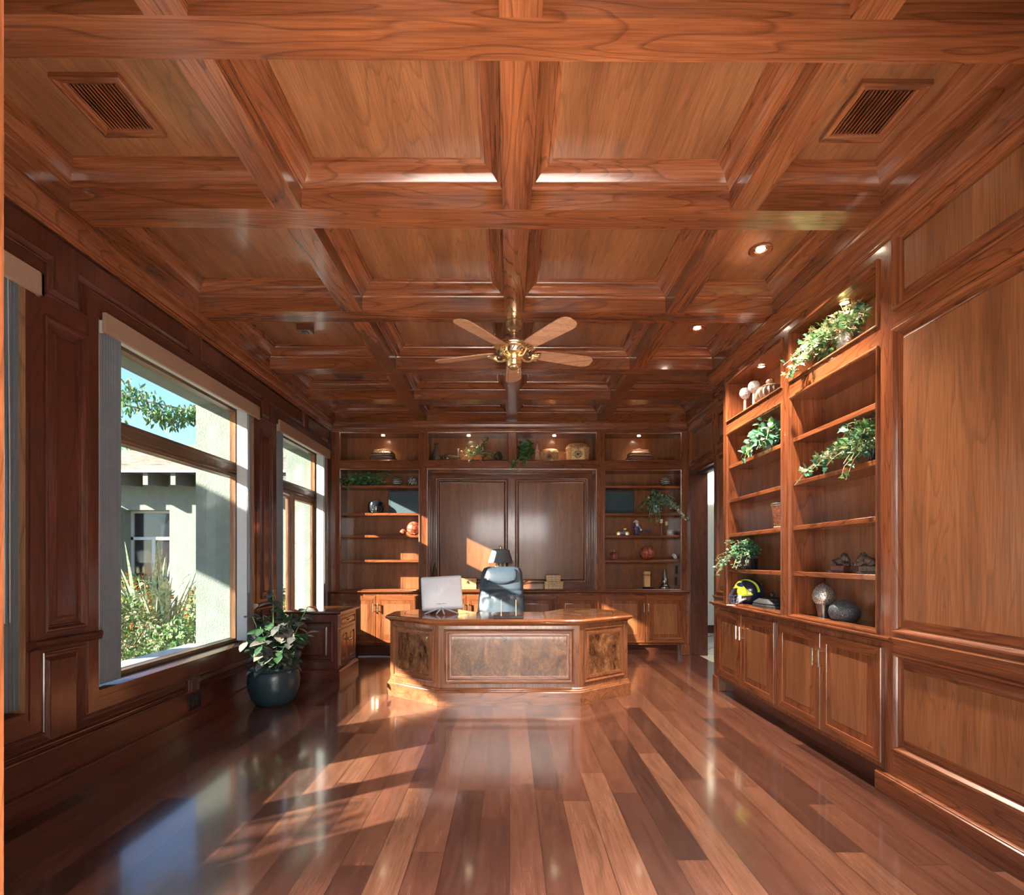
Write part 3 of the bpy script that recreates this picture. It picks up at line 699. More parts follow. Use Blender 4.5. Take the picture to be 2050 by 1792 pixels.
# ------------------------------------------------------------------ side cabinet under the window
def side_cabinet():
    t = thing('side_cabinet', 'small dark cherry cabinet with a drawer between the potted plant and far window', 'cabinet', (-2.08, 5.78, 0))
    x0, x1, y0, y1 = -2.345, -1.825, 5.47, 6.10
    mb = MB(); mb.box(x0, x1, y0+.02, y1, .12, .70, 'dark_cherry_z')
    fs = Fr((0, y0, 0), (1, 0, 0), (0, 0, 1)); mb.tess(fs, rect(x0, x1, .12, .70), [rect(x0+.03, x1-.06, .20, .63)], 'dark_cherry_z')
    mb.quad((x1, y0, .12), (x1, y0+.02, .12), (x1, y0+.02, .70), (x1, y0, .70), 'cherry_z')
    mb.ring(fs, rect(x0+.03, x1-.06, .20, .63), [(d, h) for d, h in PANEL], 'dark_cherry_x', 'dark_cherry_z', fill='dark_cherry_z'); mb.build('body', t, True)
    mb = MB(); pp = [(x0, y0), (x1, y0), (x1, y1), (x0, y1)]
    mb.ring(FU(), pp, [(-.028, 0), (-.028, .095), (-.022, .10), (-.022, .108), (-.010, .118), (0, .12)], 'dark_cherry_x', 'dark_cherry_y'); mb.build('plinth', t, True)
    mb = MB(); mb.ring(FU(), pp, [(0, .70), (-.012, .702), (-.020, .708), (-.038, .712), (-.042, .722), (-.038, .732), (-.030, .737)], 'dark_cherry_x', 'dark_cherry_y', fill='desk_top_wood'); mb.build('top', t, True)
    fd = Fr((x1, 0, 0), (0, 1, 0), (0, 0, 1))
    pr = [(0, 0), (0, .016), (.018, .016), (.024, .008), (.030, .006), (.042, .014), (.044, .014)]
    mb = MB(); mb.ring(fd, rect(y0+.05, y1-.05, .555, .675), pr, 'cherry_y', 'cherry_z', fill='cherry_y'); d = mb.build('drawer', t, True)
    mb = MB(); ym = (y0+y1)/2; mb.tube([(x1+.03, ym-.045, .615), (x1+.034, ym, .612), (x1+.03, ym+.045, .615)], .006, 'brass', 6)
    for yy in (ym-.04, ym+.04): mb.tube([(x1+.01, yy, .615), (x1+.03, yy, .615)], .004, 'brass', 6)
    mb.build('handle', d, True)
    for a, b, k in ((y0+.05, ym-.003, ym-.03), (ym+.003, y1-.05, ym+.03)):
        mb = MB(); mb.ring(fd, rect(a, b, .15, .53), [(0, 0), (0, .016), (.05, .016), (.056, .006), (.062, .004), (.078, .012), (.08, .012)], 'cherry_y', 'cherry_z', fill='cherry_z'); d = mb.build('door', t, True)
        mb = MB(); mb.tube([(x1+.014, k, .40), (x1+.03, k, .40)], .005, 'brass', 6); mb.ball((x1+.036, k, .40), .013, 'brass', 12); mb.build('knob', d, True)
side_cabinet()

# ------------------------------------------------------------------ desk
def offs(poly, d):
    n = len(poly); out = []
    for i in range(n):
        p, a, b = Vector(poly[i]), Vector(poly[i-1]), Vector(poly[(i+1) % n]); e1 = (p-a).normalized(); e2 = (b-p).normalized()
        n1 = Vector((-e1.y, e1.x)); n2 = Vector((-e2.y, e2.x)); o_ = (n1+n2)/(1+n1.dot(n2)); out.append((p.x+o_.x*d, p.y+o_.y*d))
    return out
def desk():
    t = thing('executive_desk', 'large cherry executive desk with angled wings and burl wood panels', 'desk', (0, 4.9, 0))
    body = [(-.625, 4.535), (.625, 4.535), (1.135, 4.90), (1.135, 5.22), (.90, 5.50), (.62, 5.50), (.36, 5.14), (-.36, 5.14), (-.62, 5.50), (-.90, 5.50), (-1.135, 5.22), (-1.135, 4.90)]
    mb = MB(); mb.prism(body, .10, .715, 'desk_wood_z'); mb.build('carcass', t, True)
    mb = MB(); mb.ring(FU(), body, [(-.028, 0), (-.028, .112), (-.022, .118), (-.020, .128), (-.012, .134), (-.010, .144), (-.002, .150), (0, .152)], 'desk_wood_x'); mb.build('plinth', t, True)
    def faces(a, b, m0, mz=(.19, .672), big=False):
        a, b = Vector((*a, 0)), Vector((*b, 0)); U = (b-a).normalized(); L = (b-a).length
        fr = Fr(a, U, (0, 0, 1)); mb = MB()
        pr = [(0, .001), (0, .012), (.006, .016), (.014, .012), (.018, .004), (.022, .002), (.030, .002), (.034, .008), (.050, .010), (.064, .004), (.066, .003)]
        mb.ring(fr, rect(m0, L-m0, *mz), pr, 'desk_wood_x', 'desk_wood_z'); ob = mb.build('panel_moulding', t, True)
        mb = MB(); mb.fbox2 = None
        q = [fr.p(u, v, .0035) for u, v in rect(m0+.066, L-m0-.066, mz[0]+.066, mz[1]-.066)]; q2 = [fr.p(u, v, .0005) for u, v in rect(m0+.066, L-m0-.066, mz[0]+.066, mz[1]-.066)]
        i = [mb.V(p) for p in q]; j = [mb.V(p) for p in q2]; mb.F(i, 'burl')
        for k in range(4): mb.F((j[k], j[(k+1) % 4], i[(k+1) % 4], i[k]), 'burl')
        mb.build('burl_panel', t, True)
    faces(body[0], body[1], .050); faces(body[11], body[0], .050); faces(body[1], body[2], .050)
    mb = MB()
    mb.ring(FU(), body, [(0, .70), (-.008, .712), (-.018, .716), (-.022, .722), (-.036, .726), (-.044, .736), (-.046, .744), (-.040, .752), (-.030, .758), (-.026, .760)], 'desk_top_wood')
    top = offs(body, -.026); mb.tess(FU(.760), top, [], 'desk_top_wood'); mb.build('desktop', t, True)
    # veneer banding inlays on the wings
    for s in (-1, 1):
        pl = [(.72*s, 4.76), (1.02*s, 4.97), (1.05*s, 5.19), (.86*s, 5.42), (.66*s, 5.42), (.40*s, 5.02)]
        if s < 0: pl = list(reversed(pl))
        mb = MB(); mb.ring(FU(.760), pl, [(0, 0), (0, .0012), (.012, .0012)], 'dark_cherry_x', fill='burl' if s > 0 else 'desk_top_wood'); mb.build('inlay', t, True)
desk()

# ------------------------------------------------------------------ chair
def sup(cx, cy, z, hw, ht, n=28, e=3.2, tilt=0):
    out = []
    for i in range(n):
        a = 2*pi*i/n; c, s_ = cos(a), sin(a)
        out.append((cx+hw*math.copysign(abs(c)**(2/e), c), cy+ht*math.copysign(abs(s_)**(2/e), s_), z))
    return out
def chair():
    t = thing('office_chair', 'dark blue-grey leather executive chair with headrest behind the desk', 'chair', (-.10, 5.86, 0), R(-4))
    # occupant faces -y; backrest at +y side
    mb = MB(); rings = []
    prof = [(.42, .215, .055, .10), (.50, .245, .07, .075), (.58, .262, .078, .065), (.66, .265, .08, .075), (.74, .262, .078, .095), (.82, .256, .072, .115), (.90, .250, .066, .13), (.97, .244, .06, .15), (1.06, .236, .056, .17), (1.14, .226, .05, .19), (1.185, .205, .04, .203), (1.205, .15, .02, .21)]
    for z, hw, ht, y in prof:
        r = sup(0, y, z, hw, ht, 48)
        # leather folds pulled towards the lumbar seam
        q = []
        for (x, yy, zz) in r:
            if yy < y:
                k = math.exp(-((z-.93)/.018)**2)*.02
                fold = .007*sin(26*math.atan2(zz-.93, x+.0001))*math.exp(-((zz-.84)/.10)**2) if z < .93 else 0
                yy += k + fold
            q.append((x, yy, zz))
        rings.append(q)
    # densify by interpolation
    dense = []
    for a, b in zip(rings, rings[1:]):
        for k in range(5):
            u = k/5; dense.append([tuple(p[i]*(1-u)+q[i]*u for i in range(3)) for p, q in zip(a, b)])
    dense.append(rings[-1])
    for r in dense:
        for i, (x, y, z) in enumerate(r):
            if z < .93 and y < r[12][1]-.0 and abs(x) < .25:
                a = math.atan2(x, .95-z); r[i] = (x, y+.010*sin(a*13+2*noise.noise((x*6, z*6, 0)))*math.exp(-((.93-z)/.13)**2)*(min(1, (.93-z)/.03)), z)
            if y < r[12][1]: x2, y2, z2 = r[i]; r[i] = (x2, y2+.016*math.exp(-((z2-.93)/.014)**2), z2)
    mb.loft(dense, 'leather'); mb.build('backrest', t)
    mb = MB(); mb.loft([sup(0, y+.028, z, hw+.012, ht*.8, 32) for z, hw, ht, y in prof], 'leather_dark'); mb.build('back_shell', t)
    mb = MB(); rr = []
    for z, hw, ht, y in ((1.005, .05, .014, .105), (1.02, .10, .024, .105), (1.05, .17, .030, .11), (1.10, .185, .034, .125), (1.15, .178, .034, .14), (1.18, .16, .022, .155)): rr.append(sup(0, y-.005, z, hw, ht, 32))
    mb.loft(rr, 'leather'); mb.build('headrest', t)
    mb = MB(); mb.loft([sup(0, -.16, z, hw, ht, 36, 3.6) for z, hw, ht in ((.36, .22, .22), (.38, .25, .25), (.44, .265, .27), (.475, .25, .255), (.49, .2, .2))], 'leather'); mb.build('seat', t)
    for s in (-1, 1):
        mb = MB(); mb.tube([(s*.26, .05, .42), (s*.30, .03, .50), (s*.305, -.02, .60), (s*.30, -.16, .635), (s*.295, -.30, .62), (s*.285, -.33, .56), (s*.26, -.28, .44)], [.016, .018, .022, .028, .024, .018, .016], 'black_gloss', 10); mb.build('armrest', t)
    mb = MB(); mb.lathe([(.028, .09), (.028, .25), (.018, .26), (.018, .34), (.09, .345), (.09, .365)], (0, -.12, 0), 'black_matte', 16); mb.build('gas_lift', t)
    for k in range(5):
        a = 2*pi*k/5+.3; d = (cos(a), sin(a)); mb = MB()
        mb.tube([(0, -.12, .12), (d[0]*.14, -.12+d[1]*.14, .105), (d[0]*.30, -.12+d[1]*.30, .075)], [.028, .022, .015], 'black_gloss', 8); lg = mb.build('base_leg', t)
        mb = MB(); c = (d[0]*.30, -.12+d[1]*.30, .03); mb.M = Matrix.Translation(c) @ Matrix.Rotation(a, 4, 'Z') @ Matrix.Rotation(pi/2, 4, 'X'); mb.lathe([(.03, -.022), (.03, .022)], (0, 0, 0), 'black_matte', 14)
        mb.build('caster', lg)
chair()

# ------------------------------------------------------------------ things on the desk
def monitor():
    t = thing('computer_monitor', 'silver all-in-one computer seen from behind on the desk', 'computer', (-.655, 4.99, .760), R(6))
    mb = MB(); tilt = Matrix.Translation((0, .03, .20)) @ Matrix.Rotation(R(-11), 4, 'X') @ Matrix.Rotation(R(-3), 4, 'Y'); mb.M = tilt
    def rr(hw, hh, y, r=.02, n=6):
        out = []
        for cx, cz, a0 in ((hw-r, hh-r, 0), (-hw+r, hh-r, 90), (-hw+r, -hh+r, 180), (hw-r, -hh+r, 270)):
            for k in range(n+1): a = R(a0+90*k/n); out.append((cx+r*cos(a), y, cz+r*sin(a)))
        return out
    mb.loft([rr(.175, .140, -.030), rr(.188, .155, -.022), rr(.196, .165, -.008), rr(.198, .168, .006), rr(.198, .168, .012)], 'white_plastic'); mb.build('housing', t)
    mb = MB(); mb.M = tilt; mb.box(-.188, .188, .012, .0135, -.158, .158, 'black_gloss'); mb.build('screen', t)
    mb = MB(); mb.M = tilt; c = Vector((-.045, -.0305, .035))
    ov = [(c.x+.024*cos(2*pi*k/24), -.0308, c.z+.034*sin(2*pi*k/24)) for k in range(25)]; mb.tube(ov, .0012, 'grey_metal_paint', 5)
    mb.tube([(c.x-.008, -.0308, c.z-.026), (c.x+.002, -.0308, c.z+.026)], .0015, 'grey_metal_paint', 5); mb.tube([(c.x+.002, -.0308, c.z-.02), (c.x+.009, -.0308, c.z+.02)], .0015, 'grey_metal_paint', 5); mb.build('emblem', t)
    mb = MB(); mb.M = tilt
    for k, (wd) in enumerate((.006, .006, .010, .004, .006, .006, .006, .003)): mb.box(-.055+k*.013, -.055+k*.013+wd, -.0312, -.0295, -.112, -.104, 'socket_black')
    mb.build('port_strip', t)
    mb = MB()
    for a, l in ((-158, .175), (-120, .10), (-78, .14), (-22, .175)):
        d = (cos(R(a)), sin(R(a))); mb.tube([(0, -.01, .062), (d[0]*l*.5, d[1]*l*.5, .034), (d[0]*l, d[1]*l, .008)], [.009, .008, .006], 'grey_metal_paint', 8)
    mb.tube([(0, -.01, .055), (0, .0, .11)], .017, 'grey_metal_paint', 10); mb.build('stand', t)
monitor()
def pen_stand():
    t = thing('pen_stand', 'grey desk pen base holding two upright pens, in front of the chair', 'pen holder', (-.005, 4.63, .760), R(1))
    mb = MB(); mb.box(-.132, .132, -.07, .07, 0, .018, 'black_matte'); mb.build('base', t, bevel=.003)
    for x, y in ((-.065, .0), (.068, .01)):
        mb = MB(); mb.lathe([(.008, .018), (.008, .026), (.004, .03), (.0045, .09), (.0038, .13), (.002, .165)], (x, y, 0), 'brass', 10); mb.build('pen', t)
pen_stand()
def desk_lamp():
    t = thing('desk_lamp', 'bouillotte lamp with grey metal shade and brass ring behind the chair', 'lamp', (-.117, 7.05, .868))
    mb = MB(); seg = 32
    mb.lathe([(.170, .378), (.172, .382), (.120, .555), (.100, .562), (.060, .565), (.058, .560), (.098, .556), (.116, .550), (.168, .381)], (0, 0, 0), 'shade_grey', seg); mb.build('lamp_shade', t)
    mb = MB(); mb.lathe([(.095, 0), (.10, .01), (.08, .02), (.03, .035), (.012, .05), (.010, .22), (.018, .23), (.010, .24), (.006, .30), (.006, .60)], (0, 0, 0), 'brass', 20)
    mb.tube([(.022*cos(2*pi*k/16), 0, .585+.022*sin(2*pi*k/16)) for k in range(17)], .004, 'brass', 6)
    mb.tube([(-.06, 0, .23), (-.03, 0, .20), (0, 0, .21), (.03, 0, .20), (.06, 0, .23)], .005, 'brass', 6); mb.build('stem', t)
    for x in (-.06, 0.0, .06):
        mb = MB(); yy = 0 if x else -.03
        mb.lathe([(.014, .24), (.016, .25), (.012, .255), (.012, .37), (.008, .385)], (x, yy, 0), 'cream_wax', 12); mb.build('candle_tube', t)
desk_lamp()

# ------------------------------------------------------------------ ceiling fan
def fan():
    t = thing('ceiling_fan', 'brass ceiling fan with five light wood blades over the room', 'fan', (.04, 3.96, 3.15))
    mb = MB(); mb.lathe([(.022, -.118), (.030, -.115), (.034, -.10), (.055, -.085), (.062, -.055), (.064, -.03), (.058, -.02), (.060, 0)], (0, 0, 0), 'brass', 28); mb.build('canopy', t)
    mb = MB(); mb.lathe([(.011, -.19), (.011, -.11)], (0, 0, 0), 'brass', 14); mb.build('downrod', t)
    mb = MB(); mb.lathe([(.0, -.30), (.10, -.296), (.115, -.285), (.125, -.262), (.142, -.25), (.145, -.24), (.142, -.232), (.146, -.226), (.146, -.215), (.138, -.205), (.10, -.19), (.045, -.178), (.02, -.172), (.018, -.15)], (0, 0, 0), 'brass', 40); m_ = mb.build('motor_housing', t)
    mb = MB()
    for k in range(22):
        a = 2*pi*k/22; c, s_ = cos(a), sin(a); c2, s2 = cos(a+.16), sin(a+.16)
        mb.tube([(.118*c, .118*s_, -.283), (.129*c2, .129*s2, -.259)], .005, 'socket_black', 5)
    mb.build('vent_slots', m_)
    mb = MB(); mb.lathe([(0, -.385), (.02, -.384), (.045, -.376), (.058, -.36), (.062, -.345), (.055, -.335), (.068, -.328), (.072, -.315), (.066, -.30), (.05, -.295)], (0, 0, 0), 'brass', 28)
    mb.lathe([(.034, -.3855), (.040, -.3865), (.042, -.380)], (0, 0, 0), 'brass', 24); mb.build('switch_housing', t)
    for k in range(5):
        a = R(90+72*k); M0 = Matrix.Rotation(a, 4, 'Z') @ Matrix.Rotation(R(-11), 4, 'X')
        mb = MB(); mb.M = Matrix.Rotation(a, 4, 'Z')
        mb.tube([(.055, 0, -.305), (.09, 0, -.318), (.13, 0, -.315), (.165, 0, -.285)], [.012, .009, .009, .012], 'brass', 8)
        mb.M = Matrix.Translation((0, 0, -.268)) @ M0
        for j in range(5):
            v = (j-2)*.020; mb.tube([(.140, v*.4, -.010), (.175, v*1.1, -.012), (.215-abs(j-2)*.006, v*1.3, -.009)], [.006, .010, .005], 'brass', 8)
        iron = mb.build('blade_iron', t)
        mb = MB(); mb.M = Matrix.Translation((0, 0, -.262)) @ M0
        xs = [.16, .18, .22, .34, .48, .58, .62, .645, .66]; hw = [.030, .046, .056, .062, .068, .071, .066, .052, .030]
        lo = [(x, -h) for x, h in zip(xs, hw)]+[(x, h) for x, h in reversed(list(zip(xs, hw)))]
        mb.prism(lo, 0, .007, 'blade_wood'); mb.build('blade', t)
    for x, l, r in ((-.045, .16, .006), (.03, .055, .008)):
        mb = MB(); mb.tube([(x, -.03, -.35), (x, -.032, -.35-l)], .0015, 'brass', 5); ch = mb.build('pull_chain', t)
        mb = MB(); mb.lathe([(.0, -.03), (r, -.02), (r*.7, -.005), (.001, 0)], (x, -.032, -.35-l), 'pewter' if x < 0 else 'brass', 10); mb.build('pull_knob', ch)
fan()

# ------------------------------------------------------------------ ceiling fixtures
def can(x, y, lab):
    t = thing('recessed_light', lab, 'light', (x, y, 3.34), 0, 'recessed lights in the right ceiling bays')
    mb = MB(); mb.lathe([(.074, 0), (.075, -.006), (.066, -.010), (.040, -.004), (.038, 0)], (0, 0, 0), 'cherry_x', 28); mb.build('trim_ring', t)
    mb = MB(); mb.lathe([(.0, -.004), (.026, -.004), (.030, 0)], (0, 0, 0), 'lamp_glow', 20); mb.build('bulb', t)
    lamp('recessed_beam', 'SPOT', (x, y, 3.325), 170, (1, .84, .66), (0, 0, -1), spot_size=R(100), spot_blend=.7, shadow_soft_size=.03)
can(1.668, 3.385, 'round wood-trimmed recessed light in the right ceiling bay, nearer one')
can(1.668, 4.53, 'round wood-trimmed recessed light in the right ceiling bay, farther one')
def puck(x, y, z, lab, e=2.4):
    t = thing('puck_light', lab, 'light', (x, y, z), 0, 'puck lights in the top niches')
    mb = MB(); mb.lathe([(.034, 0), (.034, -.007), (.026, -.009), (.024, -.004)], (0, 0, 0), 'brass', 20); mb.build('rim', t)
    mb = MB(); mb.lathe([(0, -.006), (.023, -.006), (.024, 0)], (0, 0, 0), 'lamp_glow', 16); mb.build('bulb', t)
    lamp('puck_beam', 'SPOT', (x, y, z-.012), e, (1, .74, .48), (0, 0, -1), spot_size=R(120), spot_blend=.8, shadow_soft_size=.015)
for x, l in ((-1.725, 'puck light over the dark carved chest in the leftmost top niche'), (-.553, 'puck light over the ivy basket in the second top niche'), (.622, 'puck light over the wicker chests in the third top niche'), (1.786, 'puck light over the reddish carved chest in the rightmost top niche')):
    puck(x, 7.03, 2.994, l)
puck(2.15, 3.27, 2.936, 'puck light over the large ivy in the top niche of the right wall', 1.5)
puck(2.15, 4.35, 2.936, 'puck light over the two glass globes in the right wall top niche', 2.0)
def vent(x0, x1, y0, y1, lab, ns):
    t = thing('ceiling_vent', lab, 'vent', ((x0+x1)/2, (y0+y1)/2, 3.34), 0, 'wooden vents in the outer ceiling bays')
    f = FC(3.34); mb = MB(); b_ = .040 if x1-x0 > .2 and y1-y0 > .2 else .02
    mb.ring(f, rect(x0, x1, -y1, -y0), [(0, 0), (0, .022), (.008, .024), (.012, .018), (b_-.008, .018), (b_-.004, .014), (b_, .010), (b_, .001)], 'cherry_x', 'cherry_y', fill='socket_black'); mb.build('frame', t, True)
    for k in range(ns):
        x = x0+b_+(k+.5)*(x1-x0-2*b_)/ns; mb = MB(); mb.M = Matrix.Translation((x, 0, 3.329)) @ Matrix.Rotation(R(32 if x0 < 0 else -32), 4, 'Y')
        mb.box(-.0085, .0085, y0+b_, y1-b_, -.002, .002, 'cherry_y'); mb.build('slat', t, True)
vent(-1.945, -1.650, 2.17, 2.48, 'square wooden louvred vent in the left ceiling bay near the camera', 13)
vent(1.512, 1.818, 2.18, 2.49, 'square wooden louvred vent in the right ceiling bay near the camera', 13)
t = thing('ceiling_vent', 'narrow slot vent far back in the left ceiling bay', 'vent', (-1.785, 5.72, 3.34), 0, 'wooden vents in the outer ceiling bays')
mb = MB(); mb.box(-1.935, -1.635, 5.66, 5.78, 3.322, 3.338, 'dark_cherry_x'); mb.build('frame', t, True, bevel=.004)
mb = MB(); mb.box(-1.915, -1.655, 5.70, 5.74, 3.320, 3.324, 'socket_black'); mb.build('slot', t, True)
t = thing('motion_sensor', 'small brown box sensor on the left ceiling bay', 'sensor', (-1.79, 4.50, 3.34))
mb = MB(); mb.box(-1.85, -1.73, 4.46, 4.56, 3.285, 3.338, 'dark_cherry_x'); mb.build('housing', t, True, bevel=.006)
mb = MB(); mb.box(-1.815, -1.765, 4.485, 4.535, 3.278, 3.287, 'black_gloss'); mb.build('lens', t, True, bevel=.004)

def outlet(loc, M0, lab, n=2, name='outlet'):
    t = thing(name, lab, name.replace('_', ' '), loc); t.rotation_euler = M0
    mb = MB(); mb.box(-.036*n/1.0, .036*n, -.006, 0, -.057, .057, 'socket_black'); mb.build('plate', t, bevel=.002)
    for k in range(n):
        x = (k-(n-1)/2)*.046
        for z in (-.02, .02):
            mb = MB(); mb.box(x-.016, x+.016, -.010, -.006, z-.013, z+.013, 'black_matte'); mb.build('socket', t, bevel=.002)
outlet((-2.40, 3.92, .206), (0, 0, R(90)), 'black double wall outlet on the left wall below the big window', 2)
outlet((2.320, 7.08, 1.15), (0, 0, R(-90)), 'black switch plate inside the right bookcase, upper of the two plates', 1, 'switch_plate')
outlet((2.320, 7.10, .99), (0, 0, R(-90)), 'black outlet plate inside the right bookcase, lower of the two plates', 1, 'switch_plate')
mb = MB(); mb.tube([(-2.0+.15*k, 6.80+.02*sin(k*1.3)+.01*sin(k*3.1), .006) for k in range(9)], .006, 'vinyl_white', 6); single(mb, 'power_cable', 'white power cable lying on the floor by the cabinet toe kick', 'cable')

# ------------------------------------------------------------------ ornaments on the back wall shelves
def obox(mb, hw, hd, z0, z1, m, taper=0): mb.loft([rect(-hw, hw, -hd, hd) and [(x, y, z0) for x, y in rect(-hw, hw, -hd, hd)], [(x, y, z1) for x, y in rect(-hw+taper, hw-taper, -hd+taper, hd-taper)]], m, smooth=False)
def carved_chest(loc, lab, ma, rz=0):
    t = thing('carved_chest', lab, 'box', loc, rz)
    def ob(hw, hd, z):  # chamfered rectangle
        c = .03; return [(-hw+c, -hd, z), (hw-c, -hd, z), (hw, -hd+c, z), (hw, hd-c, z), (hw-c, hd, z), (-hw+c, hd, z), (-hw, hd-c, z), (-hw, -hd+c, z)]
    mb = MB(); mb.loft([ob(.160, .10, 0), ob(.172, .11, .012), ob(.175, .112, .045), ob(.160, .10, .060), ob(.150, .092, .068)], ma, smooth=False); mb.build('body', t)
    mb = MB(); mb.loft([ob(.155, .098, .070), ob(.160, .10, .078), ob(.152, .095, .088)], 'carved_light', smooth=False)
    mb.loft([ob(.150, .092, .088), ob(.156, .096, .102), ob(.150, .09, .118), ob(.120, .07, .140)], ma, smooth=False); lid = mb.build('lid', t)
    mb = MB(); mb.loft([ob(.118, .068, .140), ob(.122, .072, .146), ob(.112, .064, .152)], 'carved_light', smooth=False)
    for k in range(17): mb.ball((-.104+k*.013, -.066, .152), .0055, 'carved_light', 8)
    mb.build('lid_rim', lid)
    mb = MB(); mb.tube([(-.055, 0, .150), (-.045, 0, .166), (-.02, 0, .178), (.02, 0, .178), (.045, 0, .166), (.055, 0, .150)], .006, ma, 8); mb.build('handle', lid)
carved_chest((-1.735, 7.07, 2.640), 'dark brown carved chest in the leftmost top niche', 'carved_dark')
carved_chest((1.800, 7.06, 2.640), 'reddish brown carved chest in the rightmost top niche', 'carved_red', R(4))
mb = MB(); mb.lathe([(.03, 0), (.058, .02), (.066, .06), (.060, .105), (.040, .160), (.022, .200), (.015, .225), (.020, .242), (.034, .250), (.030, .246), (.012, .232)], (0, 0, 0), 'dark_glass', 28)
single(mb, 'bottle_vase', 'tall brown smoked glass bottle standing in the second top niche', 'vase', (-1.003, 7.08, 2.640))
mb = MB(); mb.M = Matrix.Translation((0, 0, .058)) @ Matrix.Rotation(R(-84), 4, 'Y') @ Matrix.Translation((0, 0, -.13))
mb.lathe([(.0, 0), (.04, .005), (.055, .04), (.056, .09), (.044, .15), (.026, .20), (.018, .225), (.022, .245), (.03, .256)], (0, 0, 0), 'dark_glass', 28); mb.M = Matrix()
single(mb, 'bottle_vase', 'brown glass bottle lying on its side beside the ivy basket', 'vase', (-.80, 7.10, 2.640), pi+.1)
def knot(loc, r, lab):
    mb = MB()
    for k in range(3):
        M0 = Matrix.Rotation(R(60*k+20), 4, 'Z') @ Matrix.Rotation(R(55+20*k), 4, 'X'); pts = [M0 @ Vector((r*.80*cos(2*pi*i/20), r*.80*sin(2*pi*i/20), .0)) + Vector((0, 0, r)) for i in range(21)]
        mb.tube(pts, r*.19, 'wicker_dark' if k == 1 else 'pebble_black', 8)
        mb.tube([p*1.03 for p in pts], r*.05, 'silver', 5)
    single(mb, 'knot_ornament', lab, 'ornament', loc)
knot((-.885, 6.995, 2.640), .036, 'small dark woven knot ornament in front of the lying bottle')
knot((-.150, 7.02, 2.640), .066, 'dark woven knot ornament right of the ivy basket')
mb = MB(); mb.lathe([(.012, 0), (.004, .02), (.004, .14), (.008, .165), (.022, .20), (.018, .20), (.003, .16)], (0, 0, 0), 'silver', 16); mb.M = Matrix()
single(mb, 'silver_flute', 'slim silver flute vase between the lying bottle and the ivy', 'vase', (-.712, 7.16, 2.640))
def finial(loc, lab, m, prof, name, cat, square=False, seg=24):
    mb = MB(); mb.lathe(prof, (0, 0, 0), m, 4 if square else seg); o_ = single(mb, name, lab, cat, loc, R(45) if square else 0, auto=30); return o_
finial((.388, 7.06, 2.640), 'slim pink stone obelisk left of the small wicker chest', 'pink_stone', [(.048, 0), (.050, .02), (.040, .03), (.042, .055), (.034, .065), (.034, .10), (.030, .125), (.046, .135), (.026, .165), (.016, .215), (.010, .222), (.014, .232), (.009, .250), (.001, .258)], 'obelisk', 'ornament', True)
def wicker_chest(loc, w, h, d, lab, rz, bm, pm):
    t = thing('wicker_chest', lab, 'box', loc, rz, None); c = w*.20
    def ob(k, z, kk=1): return [(x*k, y*k, z) for x, y in [(-w/2+c, -d/2), (w/2-c, -d/2), (w/2, -d/2+c*.7), (w/2, d/2), (-w/2, d/2), (-w/2, -d/2+c*.7)]]
    mb = MB(); mb.loft([ob(.93, 0), ob(.99, h*.3), ob(1, h*.70)], bm, smooth=False)
    for k in range(9):
        x = -w/2+c+.004+(w-2*c-.008)*k/8
    mb.build('body', t)
    mb = MB(); mb.loft([ob(1.03, h*.70), ob(1.04, h*.76), ob(.98, h*.82), ob(.80, h*.96), ob(.55, h*1.0)], bm, smooth=False); lid = mb.build('lid', t)
    mb = MB()
    for zz in (h*.70,): mb.tube(ob(1.045, zz)+[ob(1.045, zz)[0]], .004, 'wicker_pale', 6)
    for z2 in (.10, .18, .26, .34, .42, .50, .58):
        for s in (-1, 1):
            for q in (.25, .5, .75):
                x = s*(w/2-c+q*c)*.985; y = -d/2+q*c*.7; mb.ball((x, y-.003, h*z2+.01), .0045, 'wicker_pale', 6)
    mb.build('beading', t)
    mb = MB(); hw = w/2-c-.006; y = -d/2*.99; zc = h*.34
    mb.box(-hw, hw, y-.004, y+.006, .012, h*.66, pm); mb.build('front_panel', t)
    mb = MB(); r = min(hw, h*.30)
    mb.tube([(r*.98*cos(pi/2*k), y-.006, zc+r*.95*sin(pi/2*k)) for k in range(5)], .004, bm, 6)
    for q in range(8): mb.tube([(0, y-.006, zc), (r*.55*cos(pi/4*q), y-.007, zc+r*.55*sin(pi/4*q))], [.006, .003], 'carved_dark', 6)
    mb.tube([(r*.6*cos(pi/8*k), y-.006, zc+r*.6*sin(pi/8*k)) for k in range(17)], .004, 'carved_dark', 6); mb.build('medallion', t)
    mb = MB(); mb.box(-.012, .012, -d/2*1.04-.008, -d/2*1.0, h*.62, h*.80, 'pewter'); mb.tube([(.012*cos(pi/4*k), -d/2*1.04-.010, h*.64+.012*sin(pi/4*k)) for k in range(9)], .003, 'pewter', 6); mb.build('latch', t)
    for s in (-1, 1):
        mb = MB(); mb.tube([(s*w/2*1.0, -.02, h*.55), (s*(w/2+.022), -.02, h*.50), (s*(w/2+.022), .02, h*.50), (s*w/2, .02, h*.55)], .004, 'pewter', 6); mb.build('handle', t)
wicker_chest((.560, 7.05, 2.640), .235, .170, .15, 'smaller orange wicker chest with metal latch in the third top niche', R(-8), 'wicker', 'wicker')
wicker_chest((.945, 7.05, 2.640), .310, .245, .19, 'larger wicker chest with a pale panelled front in the third top niche', R(-5), 'wicker', 'wicker_pale')
def orn_ball(loc, r, m, lab, name='decorative_ball', cat='ball', rz=0, sub=None):
    mb = MB(); mb.M = Matrix.Rotation(R(25), 4, 'X'); mb.ball((0, 0, 0), r, m, 32); mb.M = Matrix()
    return single(mb, name, lab, cat, (loc[0], loc[1], loc[2]+r), rz)
